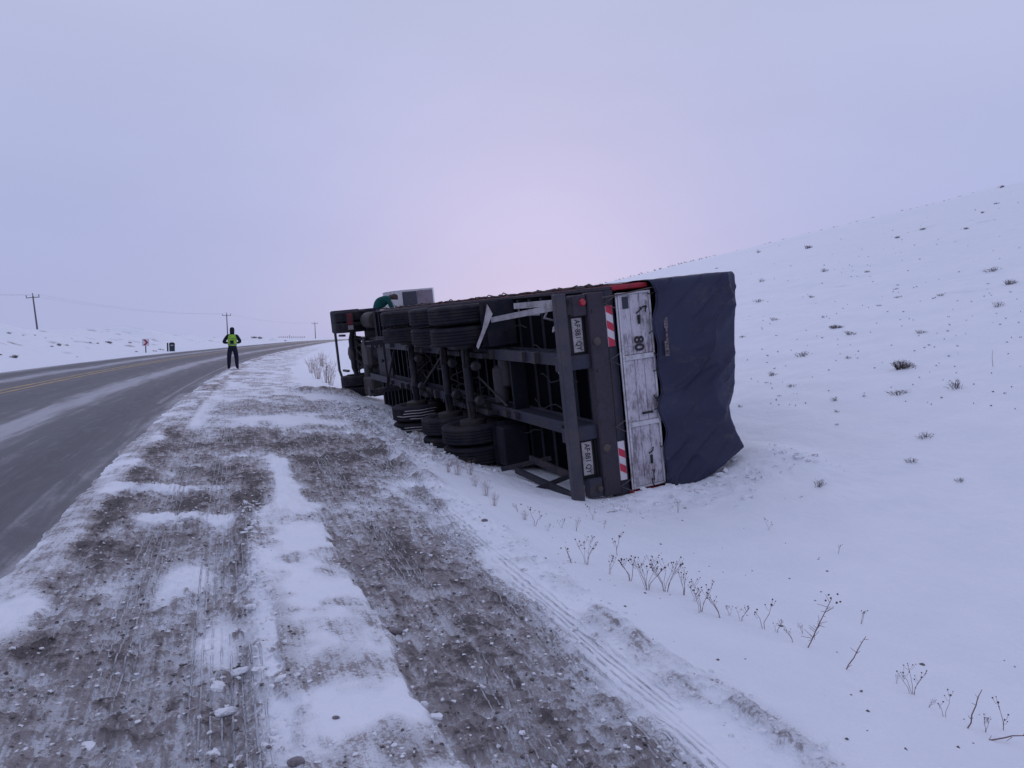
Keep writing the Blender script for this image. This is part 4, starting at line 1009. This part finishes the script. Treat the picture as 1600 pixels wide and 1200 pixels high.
# ------------------------------------------------------------------ vegetation
def weed_meshes(seed, stems, h, spread, heads=True, bare=False):
    r_ = random.Random(seed); a = MB(); b = MB()
    for i in range(stems):
        az = r_.uniform(0, 2 * PI); ln = r_.uniform(.05, spread); hh = h * r_.uniform(.6, 1.0)
        d = Vector((math.cos(az) * ln, math.sin(az) * ln, hh)); pts = [Vector((r_.uniform(-.01, .01), r_.uniform(-.01, .01), -.03))]
        for k in (1, 2, 3): pts.append(Vector((d.x * (k / 3) ** 1.4 + r_.uniform(-.008, .008), d.y * (k / 3) ** 1.4 + r_.uniform(-.008, .008), d.z * k / 3)))
        a.tube(pts, [.0016, .0015, .0012, .0008], 4)
        if heads: b.blob(pts[-1], r_.uniform(.0038, .0062), r_.randint(0, 99), 1, .3)
        for j in range(r_.randint(2, 4)):
            k = r_.uniform(.45, .95); o0 = pts[1].lerp(pts[-1], k); az2 = r_.uniform(0, 2 * PI); l2 = h * r_.uniform(.12, .30)
            o1 = o0 + Vector((math.cos(az2) * l2 * .7, math.sin(az2) * l2 * .7, l2 * .8))
            a.tube([o0, o0.lerp(o1, .5) + Vector((0, 0, -.01)), o1], [.0010, .0009, .0007], 3)
            if heads and r_.random() < .85: b.blob(o1, r_.uniform(.003, .0055), r_.randint(0, 99), 1, .3)
    return a, b
PROTO = []
for i, (n_, h, sp_) in enumerate([(5, .22, .10), (3, .17, .06), (8, .26, .16), (2, .14, .04), (4, .19, .12)]):
    a, b = weed_meshes(30 + i, n_, h, sp_); PROTO.append((a.mesh('stems', M['twig']), b.mesh('seed_heads', M['seed'], True), h))
WEED_LAB = ['dry weed of five spread stems with seed heads below the shoulder', 'small dry weed of three close stems with seed heads below the shoulder', 'broad bushy dry weed of eight spreading stems with many seed heads', 'slim dry weed of two upright stems with few seed heads', 'dry weed of four leaning stems with seed heads below the shoulder']
def weed(u, v, hp, k, lab=None, grp='dry weeds along the foot of the shoulder', tilt=0):
    p = hit(u, v)
    if p is None: return
    d = math.hypot(p[0], p[1]); want = hp / 1200 * d; sc = want / PROTO[k][2]
    r_ = empty('dry_weed', (p[0], p[1], p[2] - .01), (R(random.uniform(-6, 6)), R(tilt + random.uniform(-6, 6)), random.uniform(0, 6.28))); r_.scale = (sc,) * 3
    tag(r_, lab or WEED_LAB[k], 'weed', grp)
    for nm, m_ in (('stems', PROTO[k][0]), ('seed_heads', PROTO[k][1])):
        o = bpy.data.objects.new(nm, m_); COL.objects.link(o); o.parent = r_; o['kind'] = 'stuff'
random.seed(3)
for u, v, hp, k in [(916, 882, 50, 0), (952, 897, 36, 1), (965, 868, 36, 3), (986, 908, 50, 1), (1012, 922, 62, 2), (1040, 924, 66, 2), (1068, 930, 42, 4), (1096, 956, 56, 0), (1126, 966, 42, 4), (1158, 970, 32, 1), (1194, 983, 42, 3), (1214, 988, 26, 1),
                    (1346, 975, 26, 3), (1426, 1085, 46, 0), (1476, 1120, 34, 3), (1541, 1144, 32, 1), (1567, 1140, 38, 3), (835, 822, 32, 3), (878, 825, 20, 1), (900, 830, 22, 4), (926, 812, 24, 3), (944, 826, 16, 1), (1060, 800, 24, 4), (1310, 865, 16, 3), (1200, 828, 18, 3), (1255, 990, 20, 4), (1240, 1004, 28, 4), (1085, 940, 30, 3), (1400, 1068, 16, 4), (1450, 1105, 18, 4), (810, 800, 18, 4), (856, 830, 16, 1), (1140, 962, 22, 1)]:
    weed(u, v, hp, k)
# single dead stalks
def stalk(u, v, ang, lp, spikes, lab, heads=0, mat='twig'):
    p = hit(u, v); d = math.hypot(p[0], p[1]); L_ = lp / 1200 * d; r_ = random.Random(int(u))
    a = MB(); dirv = Vector((math.sin(R(ang)), .15, math.cos(R(ang)))).normalized(); pts = [dirv * L_ * k / 5 + Vector((r_.uniform(-.006, .006), 0, r_.uniform(-.004, .004) - .01)) for k in range(6)]
    a.tube(pts, [.0034, .0032, .003, .0027, .0023, .0015], 5)
    for k in range(spikes):
        q = pts[0].lerp(pts[-1], r_.uniform(.1, .95)); e_ = Vector((r_.uniform(-1, 1), r_.uniform(-.6, .6), r_.uniform(-.2, .9))).normalized() * L_ * r_.uniform(.06, .22)
        a.tube([q, q + e_], [.0016, .0009], 4)
    ro = empty('dead_stalk', tuple(p)); tag(ro, lab, 'stalk')
    a.build('stem', M[mat], ro)
    if heads:
        b = MB()
        for k in range(heads): b.blob(pts[-1] + Vector((r_.uniform(-.03, .05), r_.uniform(-.03, .03), r_.uniform(-.03, .03))), .0062, k, 1, .3)
        tag(b.build('seed_heads', M['seed'], ro, True), kind='stuff')
stalk(1262, 1012, 28, 82, 22, 'long leaning dead stalk with many short side twigs and seed heads', 6)
stalk(1321, 1046, 33, 58, 6, 'bare knobbly dead stick leaning out of the snow', 0)
stalk(1511, 1138, 24, 60, 4, 'thin straight dead stick with forked foot in the snow', 0)
stalk(1538, 1155, 86, 75, 3, 'brown twig lying flat on the snow at the weed line', 0)
stalk(893, 880, -20, 30, 5, 'short dark broken stump of a weed', 3)
stalk(1236, 782, 70, 30, 2, 'small twig lying on the hill side snow', 0)
stalk(1551, 573, 3, 24, 0, 'single upright bare stick on the open slope', 0)
stalk(944, 800, 82, 22, 3, 'fallen weed stem beside the bumper bar of the trailer', 2)

def tuft_mesh(seed, n_, w, h, flat=1.0):
    r_ = random.Random(seed); a = MB()
    for i in range(n_):
        az = r_.uniform(0, 2 * PI); q = r_.random() ** .6; b0 = Vector((math.cos(az) * w * .25 * q, math.sin(az) * w * .25 * q, -.04))
        e_ = Vector((math.cos(az) * w * .5 * q + r_.gauss(0, .03), math.sin(az) * w * .5 * q + r_.gauss(0, .03), h * r_.uniform(.45, 1) * (1 - .45 * q * flat)))
        m0 = b0.lerp(e_, .5) + Vector((r_.gauss(0, .02), r_.gauss(0, .02), r_.gauss(.01, .02)))
        a.tube([b0, m0, e_], [.008, .006, .002], 3, False)
        for j in range(2):
            k = r_.uniform(.4, .9); s0 = m0.lerp(e_, k); a.tube([s0, s0 + Vector((r_.gauss(0, .05), r_.gauss(0, .05), r_.uniform(.02, .09)))], [.004, .0015], 3, False)
    return a.mesh('twigs', M['shrub'])
TUFT = [tuft_mesh(1, 95, .62, .30), tuft_mesh(2, 60, .55, .24), tuft_mesh(3, 40, .70, .20), tuft_mesh(4, 24, .5, .26)]
TW = [.62, .55, .70, .5]
def shrub(u, v, wp, k, grp='low shrubs dotted over the hillside', lab=None, maxd=1e9):
    lab = lab or ['dense domed dark shrub on the snowy hillside', 'small rounded dark shrub on the snowy hillside', 'low flat spreading shrub on the snowy hillside', 'thin sparse shrub of few twigs on the snowy hillside'][k]
    p = hit(u, v)
    if p is None: return
    d = math.hypot(p[0], p[1]); sc = min(.85 * wp / 1200 * d / TW[k], 3.2)
    o = bpy.data.objects.new('hill_shrub', TUFT[k]); COL.objects.link(o); o.location = (p[0], p[1], p[2] - .02 * sc); o.scale = (sc * random.uniform(.75, 1.15), sc * random.uniform(.6, 1.15), sc * random.uniform(.6, 1.05)); o.rotation_euler = (random.uniform(-.2, .2), random.uniform(-.2, .2), random.uniform(0, 6.28))
    tag(o, lab, 'shrub', grp)
shrub(1410, 575, 40, 0, None, 'widest bushy dark shrub on the slope beyond the tarpaulin'); shrub(1404, 616, 38, 2, None, 'flat brown shrub just below the widest bushy shrub')
for u, v, w, k in [(1306, 513, 27, 0), (1255, 556, 32, 3), (1263, 388, 16, 1), (1288, 424, 16, 3), (1355, 426, 12, 1), (1186, 471, 20, 2), (1268, 464, 16, 2), (1286, 496, 9, 3), (1330, 522, 28, 2), (1579, 444, 22, 1), (1510, 358, 9, 0), (1557, 319, 10, 1), (1566, 293, 9, 0), (1551, 424, 24, 3), (1561, 479, 26, 3),
                   (1374, 478, 16, 2), (1403, 465, 14, 2), (1442, 359, 11, 1), (1402, 372, 10, 1), (1535, 333, 7, 0), (1440, 520, 20, 3), (1304, 626, 20, 3), (1308, 664, 11, 3), (1307, 644, 12, 3), (1446, 684, 30, 3), (1238, 604, 22, 2), (1198, 598, 10, 2), (1218, 619, 10, 2), (1156, 636, 12, 3), (1207, 587, 22, 3), (1496, 541, 5, 1), (1424, 722, 22, 3), (1500, 752, 24, 3), (1280, 760, 34, 3), (1400, 452, 10, 2), (1210, 500, 18, 3), (1160, 527, 14, 2), (1325, 560, 14, 3), (1494, 606, 40, 3), (1190, 440, 14, 3), (1470, 462, 14, 3), (1350, 620, 10, 3), (1120, 420, 8, 1), (1185, 395, 12, 3)]:
    shrub(u, v, w, k)
# scrub along the ridge and tiny tufts too small to count: one mass
r_ = random.Random(8); mb = MB(); cnt = 0
def mini(p, sc, n_=7):
    for i in range(n_):
        az = r_.uniform(0, 2 * PI); q = Vector((math.cos(az), math.sin(az), 0)) * sc * r_.uniform(.2, .6)
        b0 = Vector(p) + q * .4; e_ = Vector(p) + q * 1.3 + Vector((0, 0, sc * r_.uniform(.25, .6))); w_ = Vector((-q.y, q.x, 0)).normalized() * sc * .05
        mb.add([b0 - w_, b0 + w_, e_, b0 + Vector((0, 0, .02))], [(0, 1, 2), (1, 3, 2), (3, 0, 2)])
for u in np.linspace(905, 1600, 130):
    q = skyline(u + r_.uniform(-4, 4))
    if r_.random() < (.9 if u < 1120 else .28): mini(q, r_.uniform(.5, 1.3) * (1.5 if u < 1120 else .8), 10)
for i in range(240):
    u = r_.uniform(1165, 1600); v = r_.uniform(300, 640); q = hit(u, v)
    if q is None or q[1] > 500: continue
    d = math.hypot(q[0], q[1]); mini(q, r_.uniform(1.2, 3.6) / 1200 * d, r_.randint(3, 7))
tag(mb.build('hillside_scrub', M['shrub']), 'tiny dark scrub speckling the hillside and its ridge', 'scrub', kind='stuff')
# bank across the road
for u, v, w, k in [(22, 559, 16, 0), (92, 540, 9, 0), (104, 540, 7, 1), (81, 542, 6, 1), (14, 521, 7, 1), (141, 536, 7, 1), (152, 537, 6, 0), (170, 536, 12, 0), (203, 536, 8, 1), (70, 528, 7, 2), (120, 558, 4, 1), (242, 549, 11, 2), (252, 547, 12, 2), (213, 550, 6, 1), (1, 555, 6, 0), (36, 524, 7, 2), (112, 529, 5, 2), (54, 524, 5, 1)]:
    shrub(u, v, w, k, 'shrubs on the bank across the road', 'small dark shrub on the snowy bank across the road')
for u, v, w, k in [(397, 528.5, 14, 0), (406, 529, 10, 0), (446, 533, 7, 0)]:
    shrub(u, v, w, k, 'dark scrub patches on the far plain', 'dark scrub patch far out on the snowy plain')
for i in range(13):
    d = 420; u = 436 + i * 3.3; q = CAM + raydir(u, 528) * d; z = ground_z(q[0], q[1])
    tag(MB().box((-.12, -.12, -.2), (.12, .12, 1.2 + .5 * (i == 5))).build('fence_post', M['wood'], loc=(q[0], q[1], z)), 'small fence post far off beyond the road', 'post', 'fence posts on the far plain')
# dry bushes by the tractor and stems by the trailer wheels
GR = []
for s_ in range(3):
    rr_ = random.Random(60 + s_); a = MB()
    for i in range(26):
        az = rr_.uniform(0, 2 * PI); q = rr_.random(); e_ = Vector((math.cos(az) * .30 * q, math.sin(az) * .30 * q, rr_.uniform(.25, .62)))
        a.tube([(math.cos(az) * .08 * q, math.sin(az) * .08 * q, -.04), e_ * .55 + Vector((rr_.gauss(0, .02), rr_.gauss(0, .02), 0)), e_], [.0028, .0022, .001], 3, False)
        for j in range(2): a.tube([e_ * .7, e_ * .7 + Vector((rr_.gauss(0, .06), rr_.gauss(0, .06), rr_.uniform(.03, .14)))], [.0024, .001], 3, False)
    GR.append(a.mesh('stems', M['straw']))
for u, v, h, k in [(497, 592, 42, 0), (510, 598, 44, 1), (487, 583, 26, 2), (517, 602, 30, 2), (503, 572, 26, 0)]:
    p = hit(u, v); o = bpy.data.objects.new('dry_bush', GR[k]); COL.objects.link(o); d = math.hypot(p[0], p[1]); sc = h / 1200 * d / .6
    o.location = tuple(p); o.scale = (sc,) * 3; o.rotation_euler = (0, 0, random.uniform(0, 6)); tag(o, 'pale dry bush of thin stems in front of the bumper tube', 'bush', 'dry bushes by the tractor unit')
for u, v, h, k in [(700, 738, 26, 0), (716, 742, 30, 1), (735, 742, 26, 2), (655, 690, 24, 1), (760, 775, 30, 2), (772, 790, 26, 0), (820, 812, 20, 1), (742, 760, 24, 0)]:
    p = hit(u, v); o = bpy.data.objects.new('dry_grass_tuft', GR[k]); COL.objects.link(o); d = math.hypot(p[0], p[1]); sc = h / 1200 * d / .6
    o.location = tuple(p); o.scale = (sc,) * 3; o.rotation_euler = (0, 0, random.uniform(0, 6)); tag(o, 'thin dry grass tuft in the snow below the trailer wheels', 'grass tuft', 'grass tufts below the trailer wheels')

# ------------------------------------------------------------------ clods and stones of the torn-up shoulder
t = NT('dirty_snow'); o_ = t.obj(); a = t.noise(o_, 9, 6, .65); b = t.noise(o_, 60, 4, .6)
t.l(t.mix(t.mapr(t.math('ADD', t.math('MULTIPLY', a, .6), t.math('MULTIPLY', b, .4)), .50, .64), (.82, .83, .86), (.30, .26, .26)), t.b.inputs['Base Color']); t.b.inputs['Roughness'].default_value = .8
t.b.inputs['Specular IOR Level'].default_value = .2; t.l(t.bump(b, .5, .01), t.b.inputs['Normal']); M['dirty_snow'] = t.m
t = NT('mud_clod'); o_ = t.obj(); b = t.noise(o_, 50, 5, .65)
t.l(t.mix(t.mapr(b, .3, .7), (.075, .063, .062), (.19, .165, .163)), t.b.inputs['Base Color']); t.b.inputs['Roughness'].default_value = .75; t.l(t.bump(b, .6, .01), t.b.inputs['Normal']); M['mud_clod'] = t.m
def chunk(seed, r0):
    """broken block of crusted snow: hull of random points, faces roughened"""
    r_ = random.Random(seed); bm = bmesh.new(); sx, sy, sz = r_.uniform(1.0, 1.3), r_.uniform(.55, .9), r_.uniform(.30, .50)
    for k in range(20):
        d = Vector((r_.gauss(0, 1), r_.gauss(0, 1), r_.gauss(0, 1))); d /= max(abs(d.x), abs(d.y), abs(d.z)) ** .75 * d.length ** .25
        bm.verts.new((d.x * sx * r0, d.y * sy * r0, d.z * sz * r0))
    h = bmesh.ops.convex_hull(bm, input=bm.verts); bmesh.ops.delete(bm, geom=[v for v in bm.verts if not v.link_faces], context='VERTS')
    bmesh.ops.subdivide_edges(bm, edges=bm.edges, cuts=2, use_grid_fill=True)
    bmesh.ops.smooth_vert(bm, verts=bm.verts, factor=.35, use_axis_x=True, use_axis_y=True, use_axis_z=True)
    bm.verts.ensure_lookup_table(); bm.verts.index_update()
    v = [p.co + Vector((r_.gauss(0, 1), r_.gauss(0, 1), r_.gauss(0, 1))) * r0 * .035 for p in bm.verts]; f = [tuple(q.index for q in p.verts) for p in bm.faces]; bm.free()
    return MB().add(v, f)
BIG = [(138, 1168, 34), (334, 1178, 32), (352, 1112, 34), (342, 1076, 36), (374, 1050, 28), (290, 812, 30), (662, 1102, 22), (682, 1120, 20), (330, 1020, 22), (668, 715, 24), (700, 726, 20), (725, 728, 18)]
for i, (u, v, w) in enumerate(BIG):
    p = hit(u, v); d = np.linalg.norm(p - CAM); r0 = w * .8 / 1200 * d / 2
    o = chunk(200 + i, r0).build('snow_clod', M['dirty_snow'], None, False, loc=(p[0], p[1], p[2] + r0 * .12))
    o.rotation_euler = (R(random.uniform(-14, 14)), R(random.uniform(-14, 14)), random.uniform(0, 6.28))
    tag(o, 'large lump of snow lying along the left hand rut' if u < 400 else ('snow lump on the edge of the strip between the ruts' if v > 1000 else 'snow lump pushed up below the trailer wheels'), 'snow clod', 'snow clods along the ruts')
for i, (u, v, w, lab) in enumerate([(463, 1193, 24, 'flat grey stone on the clean snow strip between the ruts'), (620, 988, 17, 'grey stone at the edge of the right hand rut'), (525, 1122, 10, 'small dark pebble on the snow strip with a grey patch behind'), (757, 814, 9, 'dark round pebble alone on clean snow above the ruts'), (420, 1168, 8, 'tiny brown pebble on the snow strip'), (595, 917, 12, 'wet black stone in the right hand rut')]):
    p = hit(u, v); d = np.linalg.norm(p - CAM); r0 = w / 1200 * d / 2
    tag(MB().blob((0, 0, 0), r0, 300 + i, 3, .2, (1.1, .8, .5)).build('stone', M['stone'], None, True, loc=(p[0], p[1], p[2] + r0 * .2)), lab, 'stone')
rg = np.random.default_rng(12)
def scatter(n, sampler, thresh, name, mat, lab, rmin, rmax):
    s, t_ = sampler(n); z, m_, _ = terrain(s, t_); ok = thresh(m_, s, t_); s, t_, z = s[ok], t_[ok], z[ok]; x, y = st2xy(s, t_)
    bm = bmesh.new(); bmesh.ops.create_icosphere(bm, subdivisions=1, radius=1); base = np.array([v.co[:] for v in bm.verts]); tri = np.array([[v.index for v in f.verts] for f in bm.faces]); bm.free()
    k = len(x); r0 = (rmin + (rmax - rmin) * rg.random(k) ** 3)
    v = base[None] * (1 + .30 * rg.normal(size=(k, len(base), 1))) * r0[:, None, None] * np.stack([1 + .5 * rg.random(k), 1 + .3 * rg.random(k), .55 + .3 * rg.random(k)], 1)[:, None]
    a_ = rg.random(k) * 6.28; c_, s_ = np.cos(a_)[:, None], np.sin(a_)[:, None]
    v = np.stack([v[..., 0] * c_ - v[..., 1] * s_, v[..., 0] * s_ + v[..., 1] * c_, v[..., 2]], -1)
    v += np.stack([x, y, z + r0 * .15], 1)[:, None]
    f = (tri[None] + (np.arange(k) * len(base))[:, None, None]).reshape(-1, 3)
    m_ = bpy.data.meshes.new(name); m_.from_pydata(v.reshape(-1, 3).tolist(), [], f.tolist()); m_.materials.append(M[mat]); o = bpy.data.objects.new(name, m_); COL.objects.link(o); return tag(o, lab, 'crumbs', kind='stuff')
samp = lambda n: (1.6 + 18 * rg.random(n) ** 1.6, 4.9 + 3.6 * rg.random(n))
scatter(20000, samp, lambda m, s, t: (m > .30), 'mud_crumbs', 'mud_clod', 'dark mud crumbs scattered over the ruts', .0015, .0095)
scatter(12000, samp, lambda m, s, t: (m > .12), 'snow_crumbs', 'dirty_snow', 'crumbs of dirty snow thrown up along the ruts', .0015, .011)
samp2 = lambda n: (np.concatenate([1.6 + 6 * rg.random(n // 2), 1.6 + 10 * rg.random(n - n // 2)]), np.concatenate([6.16 + .05 * rg.normal(size=n // 2), 7.95 + .12 * rg.normal(size=n - n // 2)]))
scatter(800, samp2, lambda m, s, t: m > -1, 'snow_crumbs', 'dirty_snow', 'small snow lumps heaped along the rut edges', .004, .022)
samp3 = lambda n: (10 + 9 * rg.random(n), 8.0 + 1.5 * rg.random(n))
scatter(700, samp3, lambda m, s, t: m > -1, 'snow_crumbs', 'dirty_snow', 'churned snow lumps pushed up below the trailer wheels', .010, .05)
samp5 = lambda n: (7.75 + .35 * rg.normal(size=n), 9.9 + 2.7 * rg.random(n))
scatter(260, samp5, lambda m, s, t: m > -1, 'snow_crumbs', 'dirty_snow', 'broken snow bits round the tail of the trailer', .006, .045)
samp4 = lambda n: (2 + 8 * rg.random(n), 8.0 + 3.0 * rg.random(n) ** 1.5)
scatter(90, samp4, lambda m, s, t: m > -1, 'soil_crumbs', 'mud_clod', 'few dark soil crumbs on clean roadside snow', .004, .012)
